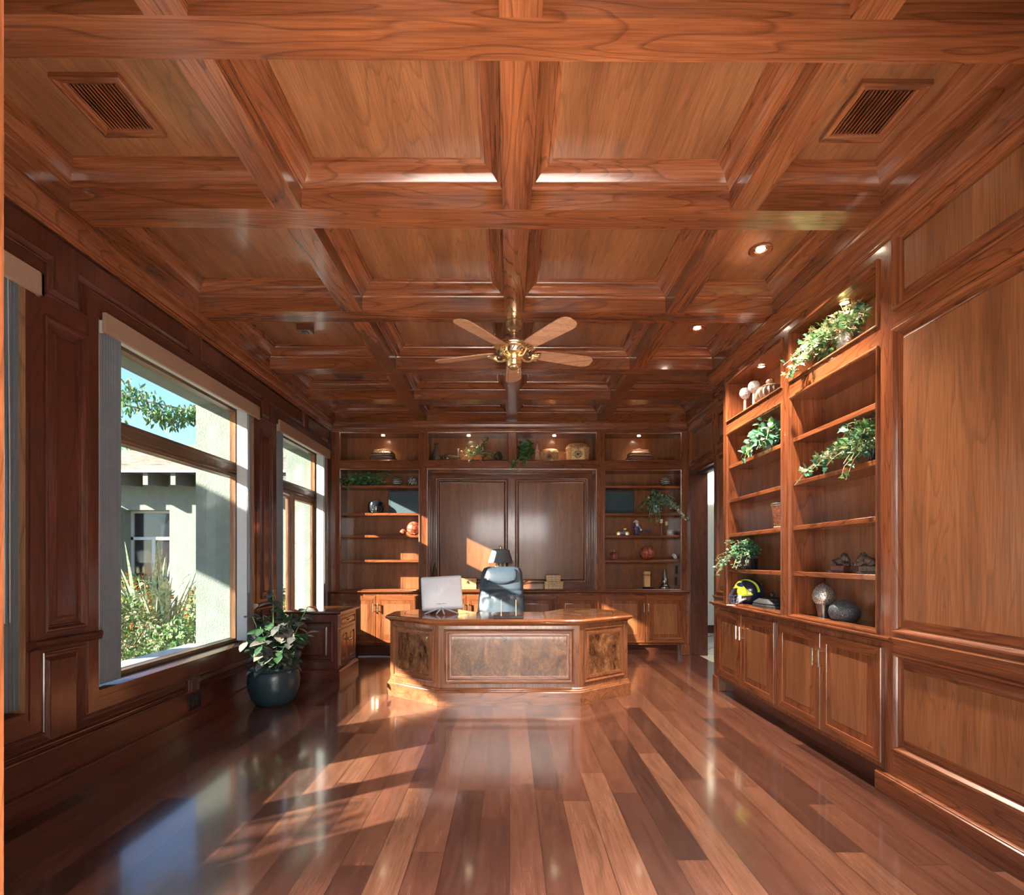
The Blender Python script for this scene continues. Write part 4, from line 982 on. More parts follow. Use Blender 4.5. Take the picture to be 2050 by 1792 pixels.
orn_ball((-1.535, 7.05, 2.297), .069, 'ball_stripes', 'black ball with pale stripes on the left bookcase, beside the leafy plant')
orn_ball((-1.322, 7.05, 2.297), .069, 'ball_crackle', 'black and white crackle ball at the right end of the left bookcase')
orn_ball((2.165, 7.05, 2.297), .070, 'ball_stripes', 'black ball with pale stripes alone on the top shelf of the right bookcase', rz=.8)
t = thing('ginger_jar', 'squat glossy black jar with pale lettering on the left bookcase', 'jar', (-1.832, 7.06, 1.922))
mb = MB(); mb.lathe([(.070, 0), (.092, .015), (.107, .06), (.108, .11), (.098, .150), (.070, .172), (.048, .178), (.046, .170), (0, .165)], (0, 0, 0), 'black_gloss', 36); mb.build('body', t)
mb = MB()
for r in range(4):
    for k in range(5):
        a = R(-118+k*9); z = .125-r*.024; x, y = .1095*cos(a), .1095*sin(a)
        if (r*3+k*2) % 5 == 1: continue
        mb.tube([(x, y, z), (x*1.0+.004*((k+r) % 2), y, z-.014)], .0018, 'silver', 5)
        mb.tube([(x-.005, y*1.0, z-.004*(k % 3)), (x+.006, y*1.0, z-.004*(k % 2))], .0016, 'silver', 5)
mb.build('lettering', t)
t = thing('speaker_panel', 'flat dark teal panel leaning in the left bookcase, half sunlit', 'panel', (-1.445, 7.15, 1.922))
mb = MB(); mb.box(-.222, .222, -.045, .045, 0, .318, 'teal_board'); mb.build('cloth_front', t, bevel=.003)
t = thing('speaker_panel', 'flat dark teal panel in the right bookcase beside the trailing plant', 'panel', (1.522, 7.15, 1.922))
mb = MB(); mb.box(-.212, .212, -.045, .045, 0, .318, 'teal_board'); mb.build('cloth_front', t, bevel=.003)
def leather_ball(loc, r, lab, seed):
    t = thing('leather_ball', lab, 'ball', loc); mb = MB(); mb.ball((0, 0, r), r, 'leather_ball', 32); mb.build('cover', t)
    mb = MB(); rnd = random.Random(seed)
    for k in range(3):
        M0 = Matrix.Rotation(rnd.uniform(0, 3), 4, 'Z') @ Matrix.Rotation(rnd.uniform(.4, 1.4), 4, 'X'); pts = [M0 @ Vector((r*1.005*cos(2*pi*i/28), r*1.005*sin(2*pi*i/28), 0)) + Vector((0, 0, r)) for i in range(29)]
        mb.tube(pts, r*.02, 'oxblood', 5)
    for k in range(10):
        v = Vector((rnd.uniform(-1, 1), rnd.uniform(-1, -.2), rnd.uniform(-1, 1))).normalized()*r*1.0; mb.ball((v.x, v.y, v.z+r), r*.05, 'brass', 8)
    mb.build('studs_and_seams', t)
leather_ball((-1.445, 6.99, 1.622), .043, 'small reddish leather ball on the left bookcase, in front of the big one', 1)
leather_ball((-1.305, 7.03, 1.622), .095, 'big reddish leather ball half sunlit on the left bookcase', 2)
leather_ball((1.905, 7.06, 1.287), .094, 'brown-red studded leather ball on the right bookcase', 3)
# toy car
t = thing('toy_car', 'yellow and blue toy car on the right bookcase', 'toy', (1.560, 7.02, 1.622), R(-6))
mb = MB(); side = [(-.085, .014), (.085, .014), (.092, .030), (.080, .042), (.030, .046), (.012, .050), (-.020, .050), (-.045, .044), (-.088, .036)]
mb.loft([[(x, -.026, z) for x, z in side], [(x, .026, z) for x, z in side]], 'toy_blue', smooth=False); mb.build('body', t)
for x in (-.058, .056):
    mb = MB(); mb.lathe([(.027, -.031), (.029, 0), (.027, .031)], (0, 0, 0), 'toy_yellow', 16); mb2 = MB()
    mb2.M = Matrix.Translation((x, 0, .024)) @ Matrix.Rotation(pi/2, 4, 'X'); mb2.lathe([(.026, -.030), (.030, -.026), (.030, .026), (.026, .030)], (0, 0, 0), 'toy_yellow', 18); mb2.build('fender', t)
    for y in (-.030, .030):
        q = MB(); q.M = Matrix.Translation((x, y, .018)) @ Matrix.Rotation(pi/2, 4, 'X'); q.lathe([(.0, -.006), (.010, -.006), (.018, -.005), (.018, .005), (0, .006)], (0, 0, 0), 'silver', 14); q.build('wheel', t)
mb = MB(); mb.box(.002, .040, -.022, .022, .046, .078, 'toy_blue'); mb.build('cab', t, bevel=.003)
mb = MB(); mb.box(.008, .046, -.024, .024, .078, .084, 'toy_yellow'); mb.box(.018, .050, -.003, .003, .084, .098, 'toy_yellow'); mb.box(.018, .050, -.003, .003, .098, .102, 'toy_blue'); mb.build('roof_sign', t)
# figurine with a long white beard and a dark coat, holding a golf bag like roll
t = thing('figurine', 'small painted bearded figurine in a dark blue coat next to the toy car', 'figurine', (1.762, 7.06, 1.622), R(10))
mb = MB(); mb.lathe([(.030, 0), (.034, .006), (.034, .012)], (0, 0, 0), 'black_matte', 18); mb.build('base', t)
mb = MB(); mb.lathe([(.026, .012), (.034, .03), (.032, .06), (.026, .085), (.030, .105), (.034, .125), (.028, .148), (.014, .160)], (0, 0, 0), 'toy_blue', 20, 1, .8)
mb.tube([(-.026, -.004, .145), (-.040, -.018, .122), (-.036, -.034, .100)], [.014, .012, .009], 'toy_blue', 8); mb.tube([(.026, -.004, .145), (.046, -.012, .118), (.052, -.022, .094)], [.014, .012, .009], 'toy_blue', 8)
mb.ball((-.036, -.036, .096), .009, 'skin_paint', 8); mb.ball((.052, -.024, .090), .009, 'skin_paint', 8)
mb.ball((0, -.006, .172), .020, 'skin_paint', 16); mb.ball((0, -.027, .170), .004, 'skin_paint', 8); mb.ball((-.007, -.024, .177), .0025, 'black_gloss', 6); mb.ball((.007, -.024, .177), .0025, 'black_gloss', 6); fg = mb.build('body', t)
mb = MB(); mb.lathe([(.0, .098), (.010, .112), (.018, .140), (.022, .160), (.014, .166)], (0, -.018, 0), 'beard_white', 14, 1, .6); mb.build('beard', t)
mb = MB(); mb.lathe([(.028, .182), (.026, .190), (.018, .200), (.010, .212)], (0, -.002, 0), 'beard_white', 16); mb.tube([(0, 0, .206), (-.020, .004, .204), (-.046, .0, .180)], [.012, .009, .004], 'beard_white', 8); mb.build('hat', t)
mb = MB(); mb.box(-.034, -.008, -.040, -.028, .070, .096, 'toy_red'); mb.build('book', t, bevel=.002)
mb = MB(); mb.tube([(.004, -.028, .150), (.056, -.028, .080)], .003, 'brass', 6); mb.ball((.052, -.024, .080), .014, 'beard_white', 10); mb.build('staff', t)
t = thing('telescope', 'tiny blue telescope on thin legs right of the figurine', 'ornament', (1.885, 7.05, 1.622))
mb = MB(); mb.tube([(-.075, 0, .072), (-.072, 0, .072), (-.045, 0, .073), (.06, 0, .076), (.075, 0, .076)], [.006, .010, .008, .008, .005], 'toy_blue', 12); mb.build('tube', t)
mb = MB()
for d in ((-.035, -.02), (.035, -.02), (.0, .028)): mb.tube([(d[0]*.4+.02, 0, .068), (d[0]+.03, d[1], .002)], .0018, 'toy_blue', 5)
mb.tube([(-.05, 0, .068), (-.055, -.02, .002)], .0015, 'toy_blue', 5); mb.build('legs', t)
def candlestick(x, y, h, lab):
    t = thing('candlestick', lab, 'candlestick', (x, y, 1.622)); mb = MB()
    mb.lathe([(.036, 0), (.036, .006), (.018, .016), (.011, .04), (.014, .07), (.010, h*.6), (.013, h-.02), (.022, h-.006), (.022, h)], (0, 0, 0), 'turned_wood', 18); mb.build('stick', t)
    mb = MB(); mb.lathe([(.020, h), (.020, h+.050), (.016, h+.053), (0, h+.052)], (0, 0, 0), 'cream_wax', 16); mb.build('candle', t)
candlestick(2.115, 7.09, .175, 'taller wooden candlestick with a pale candle on the right bookcase')
candlestick(2.195, 7.12, .145, 'shorter wooden candlestick with a pale candle behind the small clock')
t = thing('desk_clock', 'small square silver clock at the right end of the bookcase shelf', 'clock', (2.212, 7.02, 1.622), R(4))
mb = MB(); mb.box(-.044, .044, -.014, .014, 0, .078, 'silver'); mb.build('case', t, bevel=.004)
mb = MB(); mb.M = Matrix.Translation((-.008, -.016, .040)) @ Matrix.Rotation(pi/2, 4, 'X'); mb.lathe([(0, 0), (.020, 0), (.020, .003), (0, .004)], (0, 0, 0), 'white_ceramic', 20); mb.M = Matrix()
mb.tube([(-.008, -.021, .040), (-.008, -.021, .053)], .001, 'black_matte', 4); mb.tube([(-.008, -.021, .040), (.002, -.021, .044)], .001, 'black_matte', 4); mb.build('dial', t)
t = thing('lidded_jar', 'dark red ribbed jar with a thin knob on the right bookcase', 'jar', (1.448, 7.05, 1.287)); mb = MB()
mb.lathe([(.045, 0), (.050, .01), (.050, .07), (.046, .082), (0, .083)], (0, 0, 0), 'oxblood', 28)
for k in range(28): a = 2*pi*k/28; mb.tube([(.051*cos(a), .051*sin(a), .008), (.051*cos(a), .051*sin(a), .072)], .0022, 'mat_red', 5)
mb.build('body', t); mb = MB(); mb.lathe([(.052, .083), (.050, .094), (.036, .104), (.010, .108)], (0, 0, 0), 'oxblood', 28); lid = mb.build('lid', t)
mb = MB(); mb.tube([(0, 0, .106), (0, 0, .128), (.004, 0, .14)], .004, 'brass', 8); mb.build('knob', lid)
mb = MB(); mb.M = Matrix.Rotation(R(58), 4, 'Y'); mb.lathe([(.0, -.024), (.028, -.022), (.040, -.012), (.044, -.008), (.036, 0), (.042, .006), (.046, .012), (.034, .020), (.026, .026), (0, .026)], (0, 0, 0), 'white_ceramic', 28); mb.M = Matrix()
single(mb, 'ceramic_spool', 'small round white ceramic spool at the right end of the bookcase shelf', 'ornament', (2.285, 7.06, 1.334))
t = thing('trophy', 'tan wooden block trophy with a black ring on a black base', 'trophy', (1.892, 7.03, .868), R(2))
mb = MB(); mb.box(-.078, .078, -.05, .05, 0, .050, 'black_gloss'); mb.build('base', t, bevel=.002)
mb = MB(); mb.box(-.041, .041, -.03, .03, .050, .262, 'tan_wood'); mb.build('block', t, bevel=.002)
mb = MB(); mb.lathe([(.062, .208), (.070, .209), (.070, .216), (.062, .217)], (0, 0, 0), 'black_gloss', 24, 1, .75); mb.build('ring', t)
finial((2.146, 7.05, .868), 'pewter cone finial with stacked rings on the counter, right of the trophy', 'pewter',
       [(.072, 0), (.076, .006), (.076, .022), (.070, .026), (.074, .032), (.074, .046), (.055, .054), (.050, .060), (.058, .066), (.052, .078), (.036, .086), (.038, .095), (.046, .115), (.044, .135), (.036, .150), (.040, .155), (.034, .165), (.024, .22), (.012, .28), (.001, .315)], 'cone_finial', 'ornament')
finial((-1.035, 7.14, .868), 'tall dark narrow cone finial in the left corner of the hutch recess', 'carved_dark', [(.05, 0), (.05, .02), (.03, .03), (.034, .06), (.045, .12), (.044, .17), (.030, .26), (.014, .34), (.001, .385)], 'cone_finial', 'ornament')
# boxes on the counter
def trunk(loc, w, d, h, lab, rz=0, lidh=.35):
    t = thing('wooden_box', lab, 'box', loc, rz, None)
    mb = MB(); mb.box(-w/2, w/2, -d/2, d/2, 0, h*(1-lidh), 'tan_wood')
    for z in (h*.04, h*(1-lidh)-.008, h*.33): mb.box(-w/2-.003, w/2+.003, -d/2-.003, d/2+.003, z, z+.008, 'wicker_pale')
    mb.build('body', t)
    mb = MB(); mb.box(-w/2-.004, w/2+.004, -d/2-.004, d/2+.004, h*(1-lidh)+.002, h, 'tan_wood'); mb.box(-w/2-.006, w/2+.006, -d/2-.006, d/2+.006, h-.006, h, 'wicker'); mb.build('lid', t)
    mb = MB(); mb.box(-.012, .012, -d/2-.012, -d/2-.004, h*(1-lidh)-.018, h*(1-lidh)+.018, 'pewter'); mb.ball((0, -d/2-.013, h*(1-lidh)), .010, 'pewter', 10)
    for s in (-1, 1): mb.ball((s*w*.33, -d/2-.004, h*.3), .005, 'pewter', 8)
    mb.build('latch', t)
trunk((-.575, 7.08, .868), .245, .16, .170, 'light wooden box on the back counter behind the monitor', R(2), .3)
trunk((.612, 7.04, .868), .245, .16, .128, 'larger woven wooden box under a smaller one on the back counter')
trunk((.606, 7.04, .9965), .190, .13, .085, 'smaller woven wooden box stacked on top of the larger one')

# ------------------------------------------------------------------ right wall ornaments
def globe(y, x, h, lab):
    t = thing('candle_holder', lab, 'candle holder', (x, y, 2.599)); mb = MB(); s = h-.098
    mb.lathe([(.034, 0), (.034, .006), (.014, .014), (.012, s), (.018, s+.008)], (0, 0, 0), 'pink_stone', 16); mb.build('stem', t)
    mb = MB(); mb.lathe([(.016, s), (.03, s+.010), (.046, s+.035), (.050, s+.055), (.046, s+.078), (.034, s+.096), (.030, s+.092), (.042, s+.072), (.02, s+.03), (0, s+.03)], (0, 0, 0), 'globe_glass', 28); mb.build('globe', t)
globe(4.66, 2.155, .250, 'pink-stemmed glass globe holder in the right wall top niche, left one')
globe(4.535, 2.175, .268, 'pink-stemmed glass globe holder beside the melon-shaped jar')
t = thing('melon_jar', 'ribbed brown and cream melon-shaped jar with a knob lid', 'jar', (2.185, 4.27, 2.599)); mb = MB()
rings = []
for r, z in ((.05, 0), (.085, .015), (.108, .05), (.110, .085), (.095, .115), (.075, .128)):
    rings.append([(r*(1+.06*cos(18*2*pi*i/108))*cos(2*pi*i/108), r*(1+.06*cos(18*2*pi*i/108))*sin(2*pi*i/108), z) for i in range(108)])
mb.loft(rings, 'melon_wood'); mb.build('body', t)
mb = MB(); mb.lathe([(.092, .122), (.094, .128), (.060, .142), (.02, .150)], (0, 0, 0), 'carved_light', 32); lid = mb.build('lid', t); mb = MB(); mb.lathe([(.012, .148), (.028, .160), (.034, .176), (.026, .192), (0, .198)], (0, 0, 0), 'carved_light', 20); mb.build('knob', lid)
t = thing('lantern_box', 'tall flared dark box with pale lines and a finial lid, behind the bookcase stile', 'box', (2.185, 3.99, 1.530), R(24)); mb = MB()
mb.loft([[(x*k, y*k, z) for x, y in rect(-.10, .10, -.075, .075)] for k, z in ((.78, 0), (.82, .01), (1.0, .185))], 'carved_red', smooth=False); mb.build('body', t)
mb = MB(); 
for k, z in ((.84, .012), (.99, .180)): mb.tube([(x*k*1.01, y*k*1.01, z) for x, y in rect(-.10, .10, -.075, .075)+[(-.10, -.075)]], .0025, 'wicker_pale', 5)
mb.build('banding', t)
mb = MB(); mb.loft([[(x*k, y*k, z) for x, y in rect(-.10, .10, -.075, .075)] for k, z in ((1.04, .186), (1.04, .194), (.3, .222), (.1, .226))], 'grey_carved', smooth=False); lid = mb.build('lid', t)
mb = MB(); mb.lathe([(.008, .226), (.006, .236), (.014, .246), (.012, .258), (0, .262)], (0, 0, 0), 'brass', 14); mb.build('finial', lid)
# carved dark box on the counter
t = thing('casket_box', 'low dark grey carved casket with a round knob beside the helmet', 'box', (2.185, 4.235, .868), R(0)); 
def oct_(hx, hy, z, c=.05): return [(-hx+c, -hy, z), (hx-c, -hy, z), (hx, -hy+c, z), (hx, hy-c, z), (hx-c, hy, z), (-hx+c, hy, z), (-hx, hy-c, z), (-hx, -hy+c, z)]
mb = MB(); mb.loft([oct_(.105, .155, 0), oct_(.115, .165, .012), oct_(.113, .163, .045), oct_(.10, .15, .055)], 'grey_carved', smooth=False); mb.build('body', t)
mb = MB(); mb.loft([oct_(.110, .160, .056), oct_(.108, .158, .064), oct_(.080, .13, .090), oct_(.076, .126, .092), oct_(.070, .120, .096, .04), oct_(.035, .06, .106, .02)], 'grey_carved', smooth=False); lid = mb.build('lid', t)
mb = MB(); mb.lathe([(.016, .100), (.012, .108), (.018, .114), (.024, .126), (.020, .140), (.008, .148), (0, .149)], (0, 0, 0), 'pebble_black', 18); mb.build('knob', lid)
# egg finial in a metal cup
t = thing('egg_finial', 'silver webbed egg standing in a tapered metal cup on the counter', 'ornament', (2.185, 3.545, .868)); mb = MB()
mb.lathe([(.034, 0), (.036, .008), (.040, .05), (.050, .10), (.052, .108), (.046, .108)], (0, 0, 0), 'pewter', 28); mb.build('cup', t)
mb = MB(); mb.lathe([(.040, .104), (.056, .118), (.068, .145), (.070, .165), (.064, .195), (.048, .225), (.026, .244), (.006, .254), (.001, .258)], (0, 0, 0), 'silver_web', 32); mb.build('egg', t)
mb = MB(); mb.lathe([(.02, 0), (.062, .018), (.084, .048), (.090, .077), (.084, .107), (.062, .136), (.02, .154), (.0, .156)], (0, 0, 0), 'speckle_ball', 40)
single(mb, 'decorative_ball', 'big black speckled ball on the right wall counter', 'ball', (2.178, 3.315, .868))
def lion(y, lab, flip, rz):
    t = thing('lion_bookend', lab, 'bookend', (2.19, y, 1.199), rz)
    mb = MB(); mb.box(-.055, .055, -.042, .042, 0, .012, 'bronze_stone'); mb.box(-.046, .046, -.034, .034, .012, .046, 'red_stone' if not flip else 'bronze_stone'); mb.build('plinth', t, bevel=.003)
    mb = MB(); s = -1 if flip else 1; mb.M = Matrix.Translation((0, 0, .046)) @ Matrix.Diagonal((1.0, 1.15, 1.28, 1)) @ Matrix.Translation((0, 0, -.046))
    body = [(s*-.042, .054, .016), (s*-.030, .062, .022), (s*-.008, .066, .022), (s*.012, .072, .023), (s*.026, .080, .022), (s*.034, .086, .016)]
    mb.tube([(x, 0, z) for x, z, r in body], [r for x, z, r in body], 'bronze_stone', 12)
    mb.ball((s*.028, 0, .084), .026, 'bronze_stone', 16); mb.ball((s*.046, 0, .078), .017, 'bronze_stone', 14); mb.ball((s*.060, 0, .073), .009, 'bronze_stone', 10)
    for yy in (-.014, .014):
        mb.ball((s*.034, yy, .104), .006, 'bronze_stone', 8); mb.tube([(s*.022, yy, .066), (s*.044, yy*1.2, .054), (s*.064, yy*1.2, .050)], [.010, .009, .008], 'bronze_stone', 8); mb.ball((s*.066, yy*1.2, .051), .010, 'bronze_stone', 8)
        mb.tube([(s*-.036, yy*1.4, .066), (s*-.020, yy*1.6, .056), (s*-.006, yy*1.6, .050)], [.015, .012, .008], 'bronze_stone', 8)
    mb.tube([(s*-.050, 0, .052), (s*-.056, .02, .060), (s*-.046, .03, .070)], [.005, .004, .006], 'bronze_stone', 6)
    for k in range(9): a = R(40*k); mb.ball((s*.024, .022*cos(a), .084+.022*sin(a)), .009, 'bronze_stone', 8)
    mb.build('lion', t)
lion(3.372, 'dark lion bookend with a reddish plinth, left of the pair', False, R(-70))
lion(3.105, 'dark bronze lion bookend, right of the pair near the stile', True, R(-50))
# football helmet
def helmet():
    t = thing('football_helmet', 'navy and yellow winged football helmet with silver facemask on the counter', 'helmet', (2.165, 4.62, .868), R(140))
    # local +x is the front of the helmet
    mb = MB(); nu, nv = 200, 120; rx, ry, rz, cz = .125, .105, .122, .132
    g = {}
    for j in range(nv+1):
        th = pi*j/nv*.86
        for i in range(nu):
            a = 2*pi*i/nu; x, y, z = rx*sin(th)*cos(a), ry*sin(th)*sin(a), rz*cos(th)
            if x < 0: x *= 1.06
            g[i, j] = mb.V((x, y, z+cz))
    def colour(a, th, x, y, z):
        # three bars over the crown and two wings at the front
        ay = abs(y)
        wing = z < .10*(x/.125)+.030 and x > .0 and z > -.065
        eye = False
        lat = math.asin(max(-1, min(1, ay/ry)))
        c = 'navy_paint'
        if x > -.115 and ay < .011 and z > 0: c = 'maize_paint'
        d = abs(ay-.052+.015*(x/.125)); 
        if d < .0085 and z > .0: c = 'maize_paint'
        # wing: crescent reaching back along each side
        zz = z-.022; t_ = (x+.045)/.17
        if x > .035 and z < .093 and z > -.08: c = 'maize_paint'
        if -.065 < x <= .035 and abs(z-(.012-.35*(.035-x))) < .052*max(0, (x+.065)/.10)**.8: c = 'maize_paint'
        if x > .02 and ((x-.030)/.055)**2+((z-.062)/.020)**2 < 1 and ay > .022 and d > .0085: c = 'navy_paint'
        return c
    for j in range(nv):
        for i in range(nu):
            ids = (g[i, j], g[(i+1) % nu, j], g[(i+1) % nu, j+1], g[i, j+1]); c = sum((Vector(mb.v[k]) for k in ids), Vector())/4; x, y, z = c.x, c.y, c.z-cz
            if x > .055 and z < .028 and abs(y) < .085: continue
            if x > .035 and z < -.03: continue
            mb.F(tuple(reversed(ids)), colour(0, 0, x, y, z), True)
    sh = mb.build('shell', t, auto=0)
    m_ = sh.modifiers.new('thick', 'SOLIDIFY'); m_.thickness = .004; m_.offset = -1
    mb = MB(); mb.box(.096, .122, -.045, .045, .150, .168, 'silver'); mb.build('nose_bumper', t, bevel=.006)
    mb = MB()
    def bar(z, xr, zr=.0): return [(.060, -.098, z+zr), (.105, -.088, z), (xr, -.045, z), (xr+.010, 0, z), (xr, .045, z), (.105, .088, z), (.060, .098, z+zr)]
    for z, xr in ((.088, .150), (.060, .160), (.030, .150)): mb.tube(bar(z, xr, .01), .0042, 'facemask_blue', 8)
    for y in (-.026, .026): mb.tube([(.150, y, .030), (.162, y, .060), (.155, y, .088), (.122, y, .150)], .0042, 'facemask_blue', 8)
    for y in (-.09, .09): mb.tube([(.06, y*1.05, .10), (.098, y, .088), (.100, y, .032)], .0042, 'facemask_blue', 8)
    mb.build('facemask', t)
    for s in (-1, 1):
        mb = MB(); mb.tube([(.045, s*.085, .10), (.055, s*.083, .065), (.070, s*.070, .035)], [.018, .022, .014], 'white_ceramic', 10); mb.build('jaw_pad', t)
        mb = MB(); mb.tube([(-.01, s*.106, .075), (.03, s*.104, .055), (.075, s*.07, .022), (.10, s*.03, .014)], [.008, .009, .008, .007], 'white_ceramic', 8); mb.ball((.0, s*.110, .075), .009, 'chrome', 10); mb.build('chin_strap', t)
    mb = MB(); mb.lathe([(.060, .05), (.088, .09), (.086, .14), (.05, .19)], (-.02, 0, 0), 'black_matte', 24); mb.build('lining', t)
    mb = MB(); mb.box(-.13, .165, -.085, .085, 0, .008, 'clear_resin'); mb.build('display_stand', t, bevel=.003)
helmet()

# ------------------------------------------------------------------ plants
def curve(p, q, lift, n=8, jit=.012, rnd=random):
    p, q = Vector(p), Vector(q); out = []
    for i in range(n+1):
        u = i/n; v = p.lerp(q, u); v.z += lift*4*u*(1-u)
        if 0 < i < n: v += Vector((rnd.uniform(-jit, jit), rnd.uniform(-jit, jit), rnd.uniform(-jit, jit)))
        out.append(v)
    return out
def vine(name, label, loc, pot, targets, leaf, mats, L, nleaf, ok, stemmat='dry_stem', seed=1, core=None, cat='plant', kind2=None):
    """trailing plant; targets are local end points of its strands; ok(world point) keeps leaves out of the woodwork"""
    rnd = random.Random(seed); t = thing(name, label, cat, loc); zt = 0
    if pot:
        prof, m, zt = pot; mb = MB(); mb.lathe(prof, (0, 0, 0), m, 28); mb.build('pot', t)
    st = MB(); lf = MB(); o_ = Vector(loc)
    def put(p, d):
        if not ok(Vector(p)+o_, L): return
        if not ok(Vector(p)+o_+Vector(d).normalized()*L, L*.3): return
        lf.leaf(p, d, (rnd.uniform(-.5, .5), rnd.uniform(-1.2, -.1), rnd.uniform(.1, 1.2)), L*rnd.uniform(.65, 1.15), L*rnd.uniform(.6, .9), mats[int(rnd.random()**1.5*len(mats))], .25, leaf)
    for tg in targets:
        tg = Vector(tg)
        if tg.z < .03 and loc[0] > 2.1 and loc[1] < 6: tg.x = min(tg.x-.05, -.19)
        elif tg.z < .03 and loc[1] > 6: tg.y -= .045
        c = curve((rnd.uniform(-.03, .03), rnd.uniform(-.03, .03), zt), tg, .06+abs(tg.z-zt)*.25, 9, .010, rnd)
        c = [p for p in c if ok(p+o_, 0)]
        if len(c) < 2: continue
        st.tube(c, .0022, stemmat, 5)
        for k in range(nleaf):
            u = rnd.random()**.75*(len(c)-1.001); i = int(u); p = c[i].lerp(c[i+1], u-i)
            d = Vector((rnd.gauss(0, 1), rnd.gauss(0, 1)-.5, rnd.gauss(0, .8)+.1)).normalized(); p = p+d*L*.35; put(p, d)
    if core:
        (cx, cy, cz), (rx, ry, rz), n = core
        for k in range(n):
            v = Vector((rnd.gauss(0, 1), rnd.gauss(0, 1), rnd.gauss(0, 1))); v = v.normalized()*rnd.uniform(.55, 1.0)
            p = Vector((cx+v.x*rx, cy+v.y*ry, cz+v.z*rz)); put(p, Vector((v.x, v.y-.3, v.z*.6+.2*rnd.random())))
    st.build('stems', t); lf.build('foliage', t, auto=0)
    return t
def okback(z0, z1, x0, x1, yb=7.17):
    def f_(p, m):
        if p.y > yb-m*.3: return False
        if p.y > 6.90: return z0+.006 < p.z < z1-.006 and x0+.01 < p.x < x1-.01
        return p.y > 6.70
    return f_
bowl = lambda r, h: [(r*.7, 0), (r*.95, h*.3), (r, h*.9), (r*1.04, h), (r*.95, h), (r*.9, h*.85), (0, h*.85)]
vine('ivy_basket', 'green and coppery ivy in a terracotta bowl in the second top niche', (-.43, 7.02, 2.640), (bowl(.085, .07), 'terracotta', .06),
     [(-.22, -.06, .10), (-.24, -.02, .04), (-.20, -.10, -.0), (-.12, -.13, -.05), (.08, -.13, -.05), (.22, -.05, .06), (.25, -.02, .10), (.16, -.02, .27), (.12, -.02, .22), (.02, -.05, .16), (-.08, -.05, .15), (.20, -.08, .0), (.18, -.12, .02), (-.02, -.13, -.02), (.26, 0, .03), (0, -.1, .1)],
     'heart', ['leaf_green', 'leaf_teal', 'leaf_dry', 'leaf_ivy'], .034, 12, okback(2.64, 2.995, -1.08, -.03), seed=3, core=((0, 0, .10), (.17, .10, .07), 120))
vine('trailing_pothos', 'dark green plant spilling over the left edge of the third top niche', (.19, 7.03, 2.640), (bowl(.07, .08), 'black_matte', .07),
     [(-.10, -.13, -.16), (-.13, -.14, -.13), (-.06, -.13, -.08), (.04, -.13, -.11), (.06, -.13, -.07), (.10, -.06, .04), (-.05, -.05, .20), (.02, -.05, .22), (.10, -.03, .14), (.12, 0, .19), (-.04, -.1, .02)],
     'oval', ['leaf_green', 'leaf_green', 'leaf_teal', 'leaf_ivy'], .062, 10, okback(2.64, 2.995, .116, 1.17), stemmat='green_stem', seed=5, core=((0, 0, .12), (.12, .09, .08), 70))
vine('schefflera_garland', 'leafy green plant sprawling along the top shelf of the left bookcase', (-1.98, 7.04, 2.297), (bowl(.07, .05), 'black_matte', .04),
     [(-.30, -.13, -.02), (-.28, -.13, .05), (-.24, -.08, .09), (-.19, -.14, -.06), (-.17, -.14, -.04), (-.12, -.10, .06), (-.06, -.03, .18), (.0, -.02, .19), (.06, -.04, .14), (.14, -.05, .05), (.20, -.04, .08), (.26, -.04, .05), (.31, -.03, .12), (.36, -.05, .14), (-.02, -.12, .02), (.08, -.1, .02), (.3, -.1, .02)],
     'oval', ['leaf_green', 'leaf_green', 'leaf_teal'], .040, 16, okback(2.297, 2.49, -2.27, -1.225), stemmat='green_stem', seed=8, core=((0, 0, .07), (.25, .08, .05), 170))
vine('pothos_plant', 'pothos in a dark metal pot trailing off the right bookcase', (2.02, 7.01, 1.922), ([(.045, 0), (.055, .01), (.062, .12), (.066, .16), (.058, .16), (0, .14)], 'pot_metal', .15),
     [(-.20, -.10, .10), (-.24, -.02, .06), (-.17, -.13, .02), (-.15, -.14, -.06), (-.13, -.14, -.10), (-.06, -.15, -.15), (-.04, -.15, -.17), (.0, -.14, -.09), (.12, -.10, .10), (.20, -.12, .05), (.24, -.14, .0), (.27, -.15, -.06), (.31, -.16, -.09), (.34, -.16, -.10), (-.06, -.05, .30), (-.09, -.06, .26), (.05, -.08, .20), (.24, -.06, .19), (.18, -.08, .16)],
     'heart', ['leaf_teal', 'leaf_green', 'leaf_teal', 'leaf_dry'], .042, 15, okback(1.922, 2.26, 1.31, 2.32), seed=11, core=((.02, -.02, .18), (.16, .08, .06), 110))
def okright(z0, z1, y0, y1, xb=2.29):
    def f_(p, m):
        if p.x > xb-m*.3: return False
        if p.x > 2.03: return z0+.006 < p.z < z1-.006 and y0+.01 < p.y < y1-.01
        return p.x > 1.86
    return f_
def ymul(l): return l
